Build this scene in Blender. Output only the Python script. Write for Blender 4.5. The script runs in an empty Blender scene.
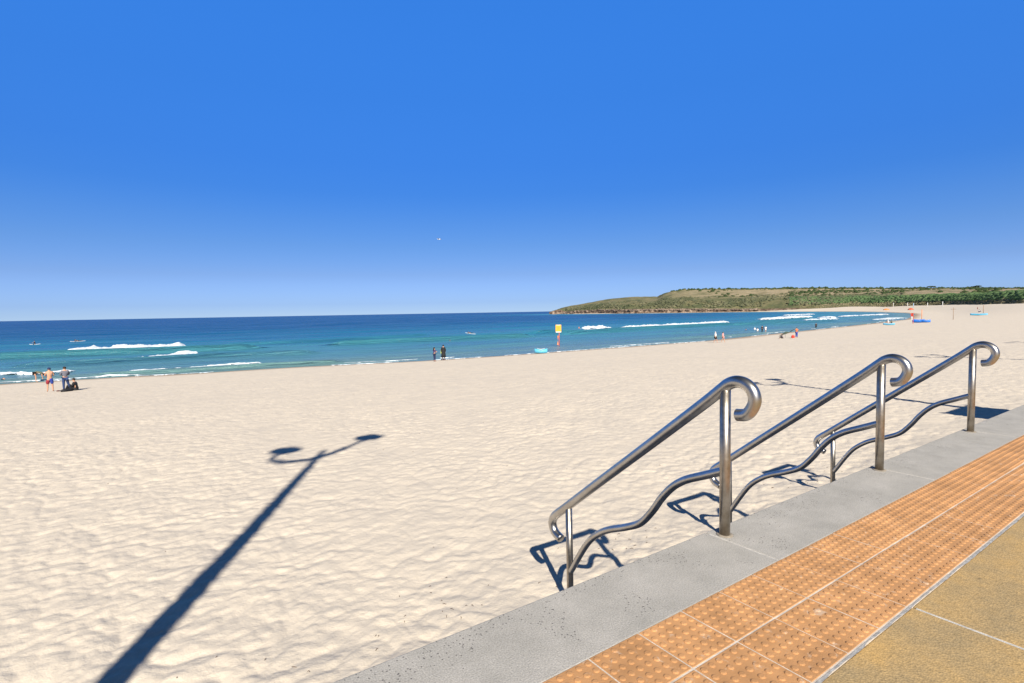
import bpy, bmesh, math, random
import numpy as np
from mathutils import Vector, Matrix
sc = bpy.context.scene
COL = sc.collection
R = math.radians
rng = np.random.RandomState(7)
random.seed(7)

# ------------------------------------------------------------------ camera
EYE = 1.55
cam = bpy.data.cameras.new('camera'); co = bpy.data.objects.new('camera', cam); COL.objects.link(co)
cam.sensor_width = 36.0; cam.lens = 533.0/1024*36; cam.clip_end = 60000; cam.clip_start = .05
F = 533.0; CX, CY = 512.0, 341.5
def _n(v): v = np.array(v, float); return v/np.linalg.norm(v)
_up = _n(np.cross([1, -.0179, 0], [0, 312-CY, F]))
if _up[1] > 0: _up = -_up
_X = _n([1289-CX, 299-CY, F]); _X = _n(_X-_up*np.dot(_X, _up)); _Y = np.cross(_up, _X)
M = np.array([_X, _Y, _up])                       # photograph axes -> world (x along the kerb, y to the sea, z up)
rt, upv, bk = M@[1, 0, 0], M@[0, -1, 0], M@[0, 0, -1]
co.matrix_world = Matrix(((rt[0], upv[0], bk[0], 0), (rt[1], upv[1], bk[1], 0), (rt[2], upv[2], bk[2], EYE), (0, 0, 0, 1)))
sc.camera = co

# ------------------------------------------------------------------ sky, sun, exposure
SUN_AZ, SUN_EL = 63.0, 35.3                        # the shadows travel towards SUN_AZ (from +x to +y)
w = bpy.data.worlds.new('World'); sc.world = w; w.use_nodes = True
nt = w.node_tree; nt.nodes.clear()
sky = nt.nodes.new('ShaderNodeTexSky'); sky.sky_type = 'NISHITA'; sky.sun_disc = False
sky.sun_elevation = R(SUN_EL); sky.sun_rotation = R(207); sky.altitude = 0
sky.air_density = 1.0; sky.dust_density = 0.3; sky.ozone_density = 4.0
hs = nt.nodes.new('ShaderNodeHueSaturation'); hs.inputs['Saturation'].default_value = 1.25; hs.inputs['Value'].default_value = 1.0
bg = nt.nodes.new('ShaderNodeBackground'); bg.inputs[1].default_value = 0.12
wo = nt.nodes.new('ShaderNodeOutputWorld')
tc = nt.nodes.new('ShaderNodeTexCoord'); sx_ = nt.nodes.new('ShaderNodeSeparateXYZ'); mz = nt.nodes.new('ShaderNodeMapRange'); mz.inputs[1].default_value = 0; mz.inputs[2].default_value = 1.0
tr = nt.nodes.new('ShaderNodeValToRGB')            # deeper blue aloft, pale blue at the horizon, zenith dimmed to deepen the shadows
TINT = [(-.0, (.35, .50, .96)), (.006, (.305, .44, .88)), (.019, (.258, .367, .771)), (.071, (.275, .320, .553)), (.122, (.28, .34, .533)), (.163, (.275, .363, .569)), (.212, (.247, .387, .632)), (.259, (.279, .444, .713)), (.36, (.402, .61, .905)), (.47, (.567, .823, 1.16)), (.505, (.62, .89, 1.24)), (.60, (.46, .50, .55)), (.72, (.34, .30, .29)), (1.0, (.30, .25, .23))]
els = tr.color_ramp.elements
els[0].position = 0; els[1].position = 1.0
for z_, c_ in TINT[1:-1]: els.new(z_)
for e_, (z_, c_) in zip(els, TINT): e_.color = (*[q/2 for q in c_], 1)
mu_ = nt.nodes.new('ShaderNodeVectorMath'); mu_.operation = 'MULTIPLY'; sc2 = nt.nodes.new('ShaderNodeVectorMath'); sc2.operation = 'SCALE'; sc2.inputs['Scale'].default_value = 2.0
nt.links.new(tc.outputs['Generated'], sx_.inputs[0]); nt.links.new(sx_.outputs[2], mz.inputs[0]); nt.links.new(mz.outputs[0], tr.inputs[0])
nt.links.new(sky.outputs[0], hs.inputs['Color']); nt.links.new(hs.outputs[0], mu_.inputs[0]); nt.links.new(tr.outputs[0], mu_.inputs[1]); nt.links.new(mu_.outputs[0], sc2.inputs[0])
# the blue is even all round the side away from the sun
fl = nt.nodes.new('ShaderNodeVectorMath'); fl.operation = 'MULTIPLY'; fl.inputs[1].default_value = (1, 1, 0); nm = nt.nodes.new('ShaderNodeVectorMath'); nm.operation = 'NORMALIZE'
dt = nt.nodes.new('ShaderNodeVectorMath'); dt.operation = 'DOT_PRODUCT'; dt.inputs[1].default_value = (math.cos(R(SUN_AZ)), math.sin(R(SUN_AZ)), 0)
m01 = nt.nodes.new('ShaderNodeMapRange'); m01.inputs[1].default_value = -1; m01.inputs[2].default_value = 1
ar = nt.nodes.new('ShaderNodeValToRGB'); q_ = ar.color_ramp.elements; q_[0].position = 0; q_[0].color = (.22, .22, .22, 1); q_[1].position = 1; q_[1].color = (.5, .5, .5, 1)
for p_a, v_a in ((.35, .26), (.55, .40), (.70, .625), (.815, .585), (.91, .541)): e_ = q_.new(p_a); e_.color = (v_a, v_a, v_a, 1)
s3 = nt.nodes.new('ShaderNodeVectorMath'); s3.operation = 'MULTIPLY'; s4 = nt.nodes.new('ShaderNodeVectorMath'); s4.operation = 'SCALE'; s4.inputs['Scale'].default_value = 2.0
nt.links.new(tc.outputs['Generated'], fl.inputs[0]); nt.links.new(fl.outputs[0], nm.inputs[0]); nt.links.new(nm.outputs[0], dt.inputs[0]); nt.links.new(dt.outputs['Value'], m01.inputs[0]); nt.links.new(m01.outputs[0], ar.inputs[0])
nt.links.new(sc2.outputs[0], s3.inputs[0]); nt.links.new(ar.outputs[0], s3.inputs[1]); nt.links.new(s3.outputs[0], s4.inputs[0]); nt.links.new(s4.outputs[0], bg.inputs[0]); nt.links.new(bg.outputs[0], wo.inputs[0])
sl = bpy.data.lights.new('sun', 'SUN'); sl.energy = 5.0; sl.angle = R(.53); sl.color = (1, .94, .84)
so = bpy.data.objects.new('sun', sl); COL.objects.link(so)
_d = Vector((math.cos(R(SUN_AZ))*math.cos(R(SUN_EL)), math.sin(R(SUN_AZ))*math.cos(R(SUN_EL)), -math.sin(R(SUN_EL))))
so.rotation_euler = _d.to_track_quat('-Z', 'Y').to_euler(); so.location = (-20, -30, 30)
sc.view_settings.view_transform = 'Standard'; sc.view_settings.look = 'None'
sc.view_settings.exposure = 0.6; sc.view_settings.gamma = 1
sc.render.engine = 'CYCLES'; sc.cycles.max_bounces = 6

# ------------------------------------------------------------------ helpers
def ray(u, v): return M@np.array([u-CX, v-CY, F])
def at_z(u, v, z):
    r = ray(u, v); t = (z-EYE)/r[2]; return np.array([0, 0, EYE])+r*t
def at_range(u, v, rr):
    r = ray(u, v); t = rr/math.hypot(r[0], r[1]); return np.array([0, 0, EYE])+r*t

def N(nt, typ, **k):
    n = nt.nodes.new(typ)
    for a, b in k.items():
        if a.startswith('i_'): n.inputs[a[2:].replace('_', ' ')].default_value = b
        else: setattr(n, a, b)
    return n
def material(name, color=(.5, .5, .5), rough=.7, metal=0.0, var=.12, scale=8.0, bump=0.0, bscale=30.0, spec=None, color2=None, detail=4):
    m = bpy.data.materials.new(name); m.use_nodes = True; t = m.node_tree; b = t.nodes['Principled BSDF']
    b.inputs['Roughness'].default_value = rough; b.inputs['Metallic'].default_value = metal
    if spec is not None: b.inputs['Specular IOR Level'].default_value = spec
    g = N(t, 'ShaderNodeNewGeometry'); no = N(t, 'ShaderNodeTexNoise', i_Scale=scale, i_Detail=detail)
    t.links.new(g.outputs['Position'], no.inputs['Vector'])
    cr = N(t, 'ShaderNodeValToRGB'); c2 = color2 or tuple(min(1, c*(1+var)) for c in color); c1 = tuple(c*(1-var) for c in color) if color2 is None else color
    cr.color_ramp.elements[0].position = .32; cr.color_ramp.elements[1].position = .68
    cr.color_ramp.elements[0].color = (*c1, 1); cr.color_ramp.elements[1].color = (*c2, 1)
    t.links.new(no.outputs['Fac'], cr.inputs[0]); t.links.new(cr.outputs[0], b.inputs['Base Color'])
    if bump:
        n2 = N(t, 'ShaderNodeTexNoise', i_Scale=bscale, i_Detail=4); bp = N(t, 'ShaderNodeBump', i_Strength=1.0, i_Distance=bump)
        t.links.new(g.outputs['Position'], n2.inputs['Vector']); t.links.new(n2.outputs['Fac'], bp.inputs['Height']); t.links.new(bp.outputs[0], b.inputs['Normal'])
    m['b'] = 1
    return m

def link_mesh(name, verts, faces, mat=None, parent=None, smooth=False):
    me = bpy.data.meshes.new(name)
    if isinstance(verts, np.ndarray) and isinstance(faces, np.ndarray):
        me.vertices.add(len(verts)); me.vertices.foreach_set('co', verts.astype(np.float32).ravel())
        k = faces.shape[1]; me.loops.add(faces.size); me.loops.foreach_set('vertex_index', faces.astype(np.int32).ravel())
        me.polygons.add(len(faces)); me.polygons.foreach_set('loop_start', np.arange(0, faces.size, k, dtype=np.int32))
        me.polygons.foreach_set('loop_total', np.full(len(faces), k, np.int32)); me.update(calc_edges=True)
    else:
        me.from_pydata([tuple(v) for v in verts], [], [tuple(f) for f in faces]); me.update()
    if smooth: me.polygons.foreach_set('use_smooth', [True]*len(me.polygons))
    o = bpy.data.objects.new(name, me); COL.objects.link(o)
    if mat: me.materials.append(mat)
    if parent: o.parent = parent
    return o
def tag(o, label=None, cat=None, group=None, kind=None):
    if label: o['label'] = label
    if cat: o['category'] = cat
    if group: o['group'] = group
    if kind: o['kind'] = kind
    return o
def thing(name, label, cat, loc=(0, 0, 0), rz=0, group=None):
    o = bpy.data.objects.new(name, None); COL.objects.link(o); o.location = loc; o.rotation_euler = (0, 0, rz)
    o.empty_display_size = .2
    return tag(o, label, cat, group)
def copy_tree(o, parent=None):
    c = o.copy(); COL.objects.link(c); c.parent = parent
    for ch in list(o.children): copy_tree(ch, c)
    return c

class MB:
    def __init__(s): s.v = []; s.f = []
    def add(s, vs, fs):
        n = len(s.v); s.v += [tuple(v) for v in vs]; s.f += [tuple(i+n for i in f) for f in fs]; return s
    def box(s, c, d, bev=0.0, rz=0, tilt=None):
        bm = bmesh.new(); bmesh.ops.create_cube(bm, size=1); bmesh.ops.scale(bm, vec=d, verts=bm.verts)
        if bev: bmesh.ops.bevel(bm, geom=bm.edges[:], offset=bev, segments=2, affect='EDGES', profile=.6)
        mt = Matrix.Translation(c)@Matrix.Rotation(rz, 4, 'Z')
        if tilt: mt = mt@Matrix.Rotation(tilt[0], 4, tilt[1])
        bmesh.ops.transform(bm, matrix=mt, verts=bm.verts); s.bm(bm); return s
    def bm(s, bm):
        bm.verts.index_update(); s.add([v.co[:] for v in bm.verts], [[v.index for v in f.verts] for f in bm.faces]); bm.free(); return s
    def tube(s, pts, rad, seg=12, cap=True, dome=False):
        P = [Vector(p) for p in pts]; n = len(P)
        rr = rad if isinstance(rad, (list, tuple)) else [rad]*n
        T = [(P[min(i+1, n-1)]-P[max(i-1, 0)]).normalized() for i in range(n)]
        a = Vector((0, 0, 1)) if abs(T[0].z) < .9 else Vector((1, 0, 0))
        u = T[0].cross(a).normalized(); vs = []; fs = []
        for i in range(n):
            u = (u-T[i]*u.dot(T[i])).normalized(); v = T[i].cross(u)
            for k in range(seg):
                an = 2*math.pi*k/seg; vs.append(P[i]+(u*math.cos(an)+v*math.sin(an))*rr[i])
        for i in range(n-1):
            for k in range(seg):
                k2 = (k+1) % seg; fs.append((i*seg+k, i*seg+k2, (i+1)*seg+k2, (i+1)*seg+k))
        if cap: fs.append(tuple(range(seg))[::-1]); fs.append(tuple((n-1)*seg+k for k in range(seg)))
        return s.add(vs, fs)
    def lathe(s, prof, c=(0, 0, 0), seg=24, rot=None):
        vs = []; fs = []
        for r_, z in prof:
            for k in range(seg):
                an = 2*math.pi*k/seg; p = Vector((r_*math.cos(an), r_*math.sin(an), z))
                if rot: p = rot@p
                vs.append(p+Vector(c))
        for i in range(len(prof)-1):
            for k in range(seg):
                k2 = (k+1) % seg; fs.append((i*seg+k, i*seg+k2, (i+1)*seg+k2, (i+1)*seg+k))
        fs.append(tuple(range(seg))[::-1]); fs.append(tuple((len(prof)-1)*seg+k for k in range(seg)))
        return s.add(vs, fs)
    def build(s, name, mat, parent=None, smooth=False):
        o = link_mesh(name, s.v, s.f, mat, parent, smooth)
        return o
def smooth_path(pts, n=8):
    P = [Vector(p) for p in pts]; out = []
    for i in range(len(P)-1):
        p0, p1, p2, p3 = P[max(i-1, 0)], P[i], P[i+1], P[min(i+2, len(P)-1)]
        for k in range(n):
            t = k/n
            out.append(.5*((2*p1)+(-p0+p2)*t+(2*p0-5*p1+4*p2-p3)*t*t+(-p0+3*p1-3*p2+p3)*t**3))
    out.append(P[-1]); return out

# noise in numpy
def _h(ix, iy, s):
    with np.errstate(over='ignore'):
        h = (ix.astype(np.int64)*374761393+iy.astype(np.int64)*668265263+s*1442695041) & 0xffffffff
        h = ((h ^ (h >> 13))*1274126177) & 0xffffffff; h = h ^ (h >> 16)
    return (h & 0xffffff)/float(0x1000000)
def vnoise(x, y, s=0):
    ix = np.floor(x); iy = np.floor(y); fx = x-ix; fy = y-iy; fx = fx*fx*(3-2*fx); fy = fy*fy*(3-2*fy)
    ix = ix.astype(np.int64); iy = iy.astype(np.int64)
    a = _h(ix, iy, s); b = _h(ix+1, iy, s); c = _h(ix, iy+1, s); d = _h(ix+1, iy+1, s)
    return (a*(1-fx)+b*fx)*(1-fy)+(c*(1-fx)+d*fx)*fy
def fbm(x, y, s=0, o=3):
    t = 0; a = .5
    for i in range(o): t = t+a*vnoise(x*2**i, y*2**i, s+i*17); a *= .5
    return t/(1-.5**o)
def worley(x, y, s=0):
    ix = np.floor(x).astype(np.int64); iy = np.floor(y).astype(np.int64); best = np.full(x.shape, 9.); 
    for i in (-1, 0, 1):
        for j in (-1, 0, 1):
            cx = ix+i+_h(ix+i, iy+j, s); cy = iy+j+_h(ix+i, iy+j, s+5)
            best = np.minimum(best, (x-cx)**2+(y-cy)**2)
    return np.sqrt(best)
def sstep(a, b, x): t = np.clip((x-a)/(b-a), 0, 1); return t*t*(3-2*t)

# ------------------------------------------------------------------ terrain
SEA = -4.3
SHORE = np.array([(-900, 95), (-300, 82), (-60, 69.5), (-11.3, 67.6), (-7, 67.0), (-4, 66.6), (-1.2, 66.3), (4.5, 64.8), (8.3, 64.6), (14.4, 63.9), (20.7, 62.2), (27.5, 60.6), (38.7, 59.6), (45.5, 59.5), (57.3, 59.5), (68.7, 59.4), (80.6, 59.2), (92.8, 60.8), (107, 63.2),
                  (130, 66.4), (160, 71), (207, 79), (252, 87), (331, 111), (400, 133), (457, 158), (539, 206), (613, 262), (655, 330), (686, 420), (665, 500), (647, 562), (650, 680), (675, 785)], float)
LAND = np.vstack([SHORE, [(730, 830), (900, 760), (1300, 600), (4000, 500), (4000, -4000), (-4000, -4000), (-4000, 95)]])
def signed(x, y):
    """distance to the waterline, positive on land"""
    P = LAND; best = np.full(x.shape, 1e9); ins = np.zeros(x.shape, bool)
    for i in range(len(P)):
        a = P[i]; b = P[(i+1) % len(P)]; e = b-a; L = e@e
        if i < len(SHORE)+3:
            t = np.clip(((x-a[0])*e[0]+(y-a[1])*e[1])/L, 0, 1)
            best = np.minimum(best, (x-a[0]-t*e[0])**2+(y-a[1]-t*e[1])**2)
        if a[1] != b[1]:
            c = ((a[1] > y) != (b[1] > y)) & (x < (b[0]-a[0])*(y-a[1])/(b[1]-a[1])+a[0]); ins ^= c
    d = np.sqrt(best); return np.where(ins, d, -d)
def base_z(x, y):
    x = np.asarray(x, float); y = np.asarray(y, float)
    d = signed(x, y); p = np.interp(d, [-200, -30, 0, 4, 12, 50.5, 61.5, 98, 200], [-6, -1.6, 0, .26, .60, 2.55, 3.03, 4.6, 5.6])
    return SEA+np.where(p > 0, p*(1+.35*sstep(150, 500, x))+2.5*sstep(12, 46, d)*sstep(190, 340, x), p)
def _g(u, v): p = at_z(u, v, -2.2); return (p[0], p[1])
TRACKS = [[_g(515, 470), _g(522, 440), _g(532, 415), _g(556, 392), _g(600, 374)], [_g(566, 470), _g(570, 440), _g(578, 415), _g(596, 392), _g(640, 374)]]      # old wheel marks
def sand_z(x, y):
    x = np.asarray(x, float); y = np.asarray(y, float); z = base_z(x, y); r = np.hypot(x, y); d = z-SEA
    amp = (1-sstep(45, 120, r))*sstep(.15, .9, d)
    wx = x+.45*fbm(x*1.3, y*1.3, 3); wy = y+.45*fbm(x*1.3, y*1.3, 4)
    f1 = worley(wx*3.4, wy*3.7, 1); f2 = worley(wx*7.0+.6*vnoise(x*3, y*3, 8), wy*7.2, 2)
    bumps = .045-.040*np.minimum(f1, .95)**1.5-.019*np.minimum(f2, .9)**1.4+.022*(fbm(x*4.2, y*4.2, 9)-.5)+.010*(vnoise(x*12, y*12, 10)-.5)+.025*(vnoise(x*.6, y*.6, 12)-.5)
    trk = 0
    for pts in TRACKS:
        for (ax, ay), (bx, by) in zip(pts, pts[1:]):
            ex, ey = bx-ax, by-ay; t_ = np.clip(((x-ax)*ex+(y-ay)*ey)/(ex*ex+ey*ey), 0, 1); q_ = np.hypot(x-ax-t_*ex, y-ay-t_*ey)
            trk = np.minimum(trk, -.016*np.exp(-(q_/.16)**2)*(.4+.9*vnoise(x*.8, y*.8, 19)))
    z = z+trk
    pile = .09*np.exp(-((y-3.9)/.55)**2)*(fbm(x*1.3, y, 14))
    return z+amp*(.30+.9*fbm(x*.35, y*.35, 13))*(bumps-.025)+.10*(vnoise(x*.11, y*.11, 11)-.5)*sstep(.3, 1.2, d)+pile
def sz(x, y): return float(sand_z(np.array([x]), np.array([y]))[0])
def on_sand(u, v, lift=0.0):
    """the point of the beach seen at a place of the photograph"""
    r = ray(u, v); lo, hi = 1.0, 900.0; hr = math.hypot(r[0], r[1])
    t = np.exp(np.linspace(math.log(3), math.log(900), 3000))/hr
    X = r[0]*t; Y = r[1]*t; Z = EYE+r[2]*t
    g = np.nonzero(Z < base_z(X, Y)-.03)[0]
    i = g[0] if len(g) else len(t)-1
    x, y = X[i], Y[i]; return (x, y, max(sz(x, y), SEA-.25)+lift)
def on_sea(u, v, lift=0.0):
    p = at_z(u, v, SEA+.05); return (p[0], p[1], SEA+lift)

def polar(azs, rs, zf, keep):
    A, Rr = np.meshgrid(azs, rs, indexing='xy')
    X = Rr*np.cos(A); Y = Rr*np.sin(A); Z = zf(X.ravel(), Y.ravel())
    V = np.stack([X.ravel(), Y.ravel(), Z], 1); na = len(azs); nr = len(rs)
    i, j = np.meshgrid(np.arange(nr-1), np.arange(na-1), indexing='ij'); a = (i*na+j).ravel()
    Fc = np.stack([a, a+na, a+na+1, a+1], 1)[:, ::-1]
    k = keep(V[:, 0], V[:, 1]); Fc = Fc[k[Fc].any(1)]
    used = np.unique(Fc); m = -np.ones(len(V), np.int64); m[used] = np.arange(len(used))
    return V[used], m[Fc]
azs = np.radians(np.concatenate([np.arange(-25, 6, 1.), np.arange(6, 104, .11), np.arange(104, 206, 1.)]))
rs = [2.3]
while rs[-1] < 1150: rs.append(rs[-1]*(1.0045 if rs[-1] < 60 else 1.015))

# ---- sand material
def sand_material():
    m = bpy.data.materials.new('beach_sand'); m.use_nodes = True; t = m.node_tree; b = t.nodes['Principled BSDF']; L = t.links.new
    b.inputs['Roughness'].default_value = .95; b.inputs['Specular IOR Level'].default_value = .15
    g = N(t, 'ShaderNodeNewGeometry')
    n1 = N(t, 'ShaderNodeTexNoise', i_Scale=1.3, i_Detail=7, i_Roughness=.62); L(g.outputs['Position'], n1.inputs['Vector'])
    n2 = N(t, 'ShaderNodeTexNoise', i_Scale=220.0, i_Detail=2); L(g.outputs['Position'], n2.inputs['Vector'])
    cr = N(t, 'ShaderNodeValToRGB'); e = cr.color_ramp.elements
    e[0].position = .3; e[0].color = (.60, .528, .432, 1); e[1].position = .7; e[1].color = (.715, .62, .490, 1); L(n1.outputs['Fac'], cr.inputs[0])
    mg = N(t, 'ShaderNodeMix', data_type='RGBA', blend_type='MULTIPLY'); mg.inputs[0].default_value = .22
    c3 = N(t, 'ShaderNodeValToRGB'); c3.color_ramp.elements[0].position = .3; c3.color_ramp.elements[0].color = (.6, .56, .52, 1); c3.color_ramp.elements[1].position = .62; c3.color_ramp.elements[1].color = (1.0, 1.0, 1.0, 1)
    L(n2.outputs['Fac'], c3.inputs[0]); L(cr.outputs[0], mg.inputs[6]); L(c3.outputs[0], mg.inputs[7])
    # wet strip near the waterline
    sp = N(t, 'ShaderNodeSeparateXYZ'); L(g.outputs['Position'], sp.inputs[0])
    n3 = N(t, 'ShaderNodeTexNoise', i_Scale=.12, i_Detail=3); L(g.outputs['Position'], n3.inputs['Vector'])
    ad = N(t, 'ShaderNodeMath', operation='MULTIPLY_ADD'); L(n3.outputs['Fac'], ad.inputs[0]); ad.inputs[1].default_value = -.35; L(sp.outputs[2], ad.inputs[2])
    mr = N(t, 'ShaderNodeMapRange'); mr.inputs[1].default_value = SEA-.10; mr.inputs[2].default_value = SEA+.12; mr.inputs[3].default_value = 1; mr.inputs[4].default_value = 0
    L(ad.outputs[0], mr.inputs[0])
    mx = N(t, 'ShaderNodeMix', data_type='RGBA'); L(mr.outputs[0], mx.inputs[0]); L(mg.outputs[2], mx.inputs[6]); mx.inputs[7].default_value = (.36, .27, .19, 1)
    L(mx.outputs[2], b.inputs['Base Color'])
    nb = N(t, 'ShaderNodeTexNoise', i_Scale=15., i_Detail=6, i_Roughness=.65); L(g.outputs['Position'], nb.inputs['Vector'])
    bp = N(t, 'ShaderNodeBump', i_Strength=.5, i_Distance=.02); L(nb.outputs['Fac'], bp.inputs['Height'])
    ng = N(t, 'ShaderNodeTexNoise', i_Scale=5.5, i_Detail=5, i_Roughness=.6); L(g.outputs['Position'], ng.inputs['Vector'])
    bq = N(t, 'ShaderNodeBump', i_Strength=.45, i_Distance=.035); L(ng.outputs['Fac'], bq.inputs['Height']); L(bp.outputs[0], bq.inputs['Normal'])
    L(bq.outputs[0], b.inputs['Normal'])
    return m
V, Fc = polar(azs, np.array(rs), sand_z, lambda x, y: ((y > 2.6) | (x > 112)) & (signed(x, y) > -45))
o = link_mesh('beach_sand', V, Fc, sand_material(), smooth=True); tag(o, kind='structure')

# ------------------------------------------------------------------ sea
def swell(x, y):
    d = -signed(x, y)
    near = sstep(0, 10, d)
    z = .16*np.sin(y*.20+.015*x+1.6*fbm(x*.010, y*.012, 31))*near*(1-sstep(250, 900, d))
    z += .10*(vnoise(x*.05, y*.16, 33)-.5)*near+.10*(vnoise(x*.18, y*.5, 34)-.5)*near*(1-sstep(200, 600, d))
    for pts, hgt, wid in ROLLERS:
        P = np.array(pts)
        for i in range(len(P)-1):
            a, b = P[i], P[i+1]; e = b-a; L = e@e; t = ((x-a[0])*e[0]+(y-a[1])*e[1])/L
            tc = np.clip(t, 0, 1); q = np.hypot(x-a[0]-tc*e[0], y-a[1]-tc*e[1])
            side = (y-(a[1]+tc*e[1]))
            ww = np.where(side > 0, wid*1.6, wid*.8)
            endf = 1.0
            z = np.maximum(z, hgt*np.exp(-(q/ww)**2)*endf)
    return z
def sp_(u, v): p = at_z(u, v, SEA); return (p[0], p[1])
ROLLERS = [([sp_(-60, 362), sp_(0, 359), sp_(66, 356), sp_(187, 351.5), sp_(240, 349.5)], 1.0, 2.0),
           ([sp_(40, 366), sp_(132, 361.8), sp_(198, 357.5), sp_(300, 354)], .6, 1.6),
           ([sp_(110, 376), sp_(180, 371.5), sp_(262, 366.5), sp_(330, 363)], .40, .9),
           ([sp_(350, 344.5), sp_(440, 340.5), sp_(520, 337)], .85, 2.4),
           ([sp_(545, 333), sp_(583, 333.5), sp_(620, 330.5), sp_(726, 325)], .9, 3.0),
           ([sp_(740, 325), sp_(790, 323.5), sp_(830, 321.5)], .8, 2.5),
           ([sp_(240, 345), sp_(340, 341), sp_(420, 336)], .5, 2.2),
           ([sp_(758, 322.5), sp_(808, 319)], .8, 3.5)]
def sea_z(x, y): return SEA+swell(x, y)
saz = np.radians(np.concatenate([np.arange(-2, 8, 1.), np.arange(8, 103, .25), np.arange(103, 200, 1.5)]))
srs = [38.0]
while srs[-1] < 45000: srs.append(srs[-1]*(1.005 if srs[-1] < 260 else 1.02 if srs[-1] < 2000 else 1.15))
V, Fc = polar(saz, np.array(srs), sea_z, lambda x, y: (signed(x, y) < 14))
def sea_material():
    m = bpy.data.materials.new('sea_water'); m.use_nodes = True; t = m.node_tree; b = t.nodes['Principled BSDF']; L = t.links.new
    g = N(t, 'ShaderNodeNewGeometry'); at = N(t, 'ShaderNodeAttribute', attribute_name='offshore')
    mp = N(t, 'ShaderNodeMapping'); mp.inputs['Scale'].default_value = (.012, .05, 0); L(g.outputs['Position'], mp.inputs[0])
    n1 = N(t, 'ShaderNodeTexNoise', i_Scale=1.0, i_Detail=4); L(mp.outputs[0], n1.inputs['Vector'])
    ma = N(t, 'ShaderNodeMath', operation='MULTIPLY_ADD'); L(n1.outputs['Fac'], ma.inputs[0]); ma.inputs[1].default_value = .30; L(at.outputs['Fac'], ma.inputs[2])
    cr = N(t, 'ShaderNodeValToRGB'); cr.color_ramp.interpolation = 'LINEAR'
    el = cr.color_ramp.elements
    stops = [(.13, (.17, .30, .29)), (.32, (.10, .27, .33)), (.50, (.060, .265, .35)), (.62, (.018, .18, .31)), (.76, (.005, .085, .22)), (1.0, (.004, .062, .20))]
    el[0].position = stops[0][0]; el[0].color = (*stops[0][1], 1); el[1].position = 1; el[1].color = (*stops[-1][1], 1)
    for p, c in stops[1:-1]: e = el.new(p); e.color = (*c, 1)
    L(ma.outputs[0], cr.inputs[0]); df = N(t, 'ShaderNodeBsdfDiffuse'); wf = N(t, 'ShaderNodeAttribute', attribute_name='wave_face'); wm = N(t, 'ShaderNodeMix', data_type='RGBA')
    wk = N(t, 'ShaderNodeMath', operation='MULTIPLY'); L(wf.outputs['Fac'], wk.inputs[0]); wk.inputs[1].default_value = .5; L(wk.outputs[0], wm.inputs[0]); L(cr.outputs[0], wm.inputs[6]); wm.inputs[7].default_value = (.022, .105, .10, 1); L(wm.outputs[2], df.inputs['Color'])
    gl = N(t, 'ShaderNodeBsdfGlossy'); gl.inputs['Roughness'].default_value = .20; fr = N(t, 'ShaderNodeFresnel'); fr.inputs['IOR'].default_value = 1.33
    fm = N(t, 'ShaderNodeMapRange'); fm.inputs[1].default_value = .02; fm.inputs[2].default_value = .7; fm.inputs[3].default_value = .03; fm.inputs[4].default_value = .34; L(fr.outputs[0], fm.inputs[0])
    ms = N(t, 'ShaderNodeMixShader'); ml = N(t, 'ShaderNodeMapping'); ml.inputs['Scale'].default_value = (.03, .14, 1); L(g.outputs['Position'], ml.inputs[0]); nl = N(t, 'ShaderNodeTexNoise', i_Scale=1.0, i_Detail=5, i_Roughness=.6); L(ml.outputs[0], nl.inputs['Vector'])
    sl_ = N(t, 'ShaderNodeMapRange'); sl_.inputs[1].default_value = .35; sl_.inputs[2].default_value = .65; sl_.inputs[3].default_value = .45; sl_.inputs[4].default_value = 1.75; L(nl.outputs['Fac'], sl_.inputs[0])
    iw = N(t, 'ShaderNodeMath', operation='SUBTRACT'); iw.inputs[0].default_value = 1; L(wk.outputs[0], iw.inputs[1]); fq = N(t, 'ShaderNodeMath', operation='MULTIPLY'); L(fm.outputs[0], fq.inputs[0]); L(sl_.outputs[0], fq.inputs[1])
    fz = N(t, 'ShaderNodeMath', operation='MULTIPLY'); L(fq.outputs[0], fz.inputs[0]); L(iw.outputs[0], fz.inputs[1]); L(fz.outputs[0], ms.inputs[0]); L(df.outputs[0], ms.inputs[1]); L(gl.outputs[0], ms.inputs[2]); L(ms.outputs[0], t.nodes['Material Output'].inputs['Surface']); t.nodes.remove(b)
    m2 = N(t, 'ShaderNodeMapping'); m2.inputs['Scale'].default_value = (.35, 1.1, 1); L(g.outputs['Position'], m2.inputs[0])
    n2 = N(t, 'ShaderNodeTexNoise', i_Scale=1.0, i_Detail=6, i_Roughness=.62); L(m2.outputs[0], n2.inputs['Vector'])
    bp = N(t, 'ShaderNodeBump', i_Strength=1.0, i_Distance=.55); L(n2.outputs['Fac'], bp.inputs['Height'])
    m3 = N(t, 'ShaderNodeMapping'); m3.inputs['Scale'].default_value = (.05, .16, 1); L(g.outputs['Position'], m3.inputs[0])
    n3 = N(t, 'ShaderNodeTexNoise', i_Scale=1.0, i_Detail=4, i_Roughness=.6); L(m3.outputs[0], n3.inputs['Vector'])
    bq = N(t, 'ShaderNodeBump', i_Strength=1.0, i_Distance=1.6); L(n3.outputs['Fac'], bq.inputs['Height']); L(bp.outputs[0], bq.inputs['Normal'])
    L(bq.outputs[0], df.inputs['Normal']); L(bq.outputs[0], gl.inputs['Normal']); L(bq.outputs[0], fr.inputs['Normal'])
    return m
o = link_mesh('sea', V, Fc, sea_material(), smooth=True); tag(o, kind='structure')
off = -signed(V[:, 0], V[:, 1]); off = np.log(np.maximum(off, 1)/6)/np.log(2000/6)
at = o.data.attributes.new('offshore', 'FLOAT', 'POINT'); at.data.foreach_set('value', np.clip(off, -.2, 1).astype(np.float32))
crest = np.zeros(len(V))
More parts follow.
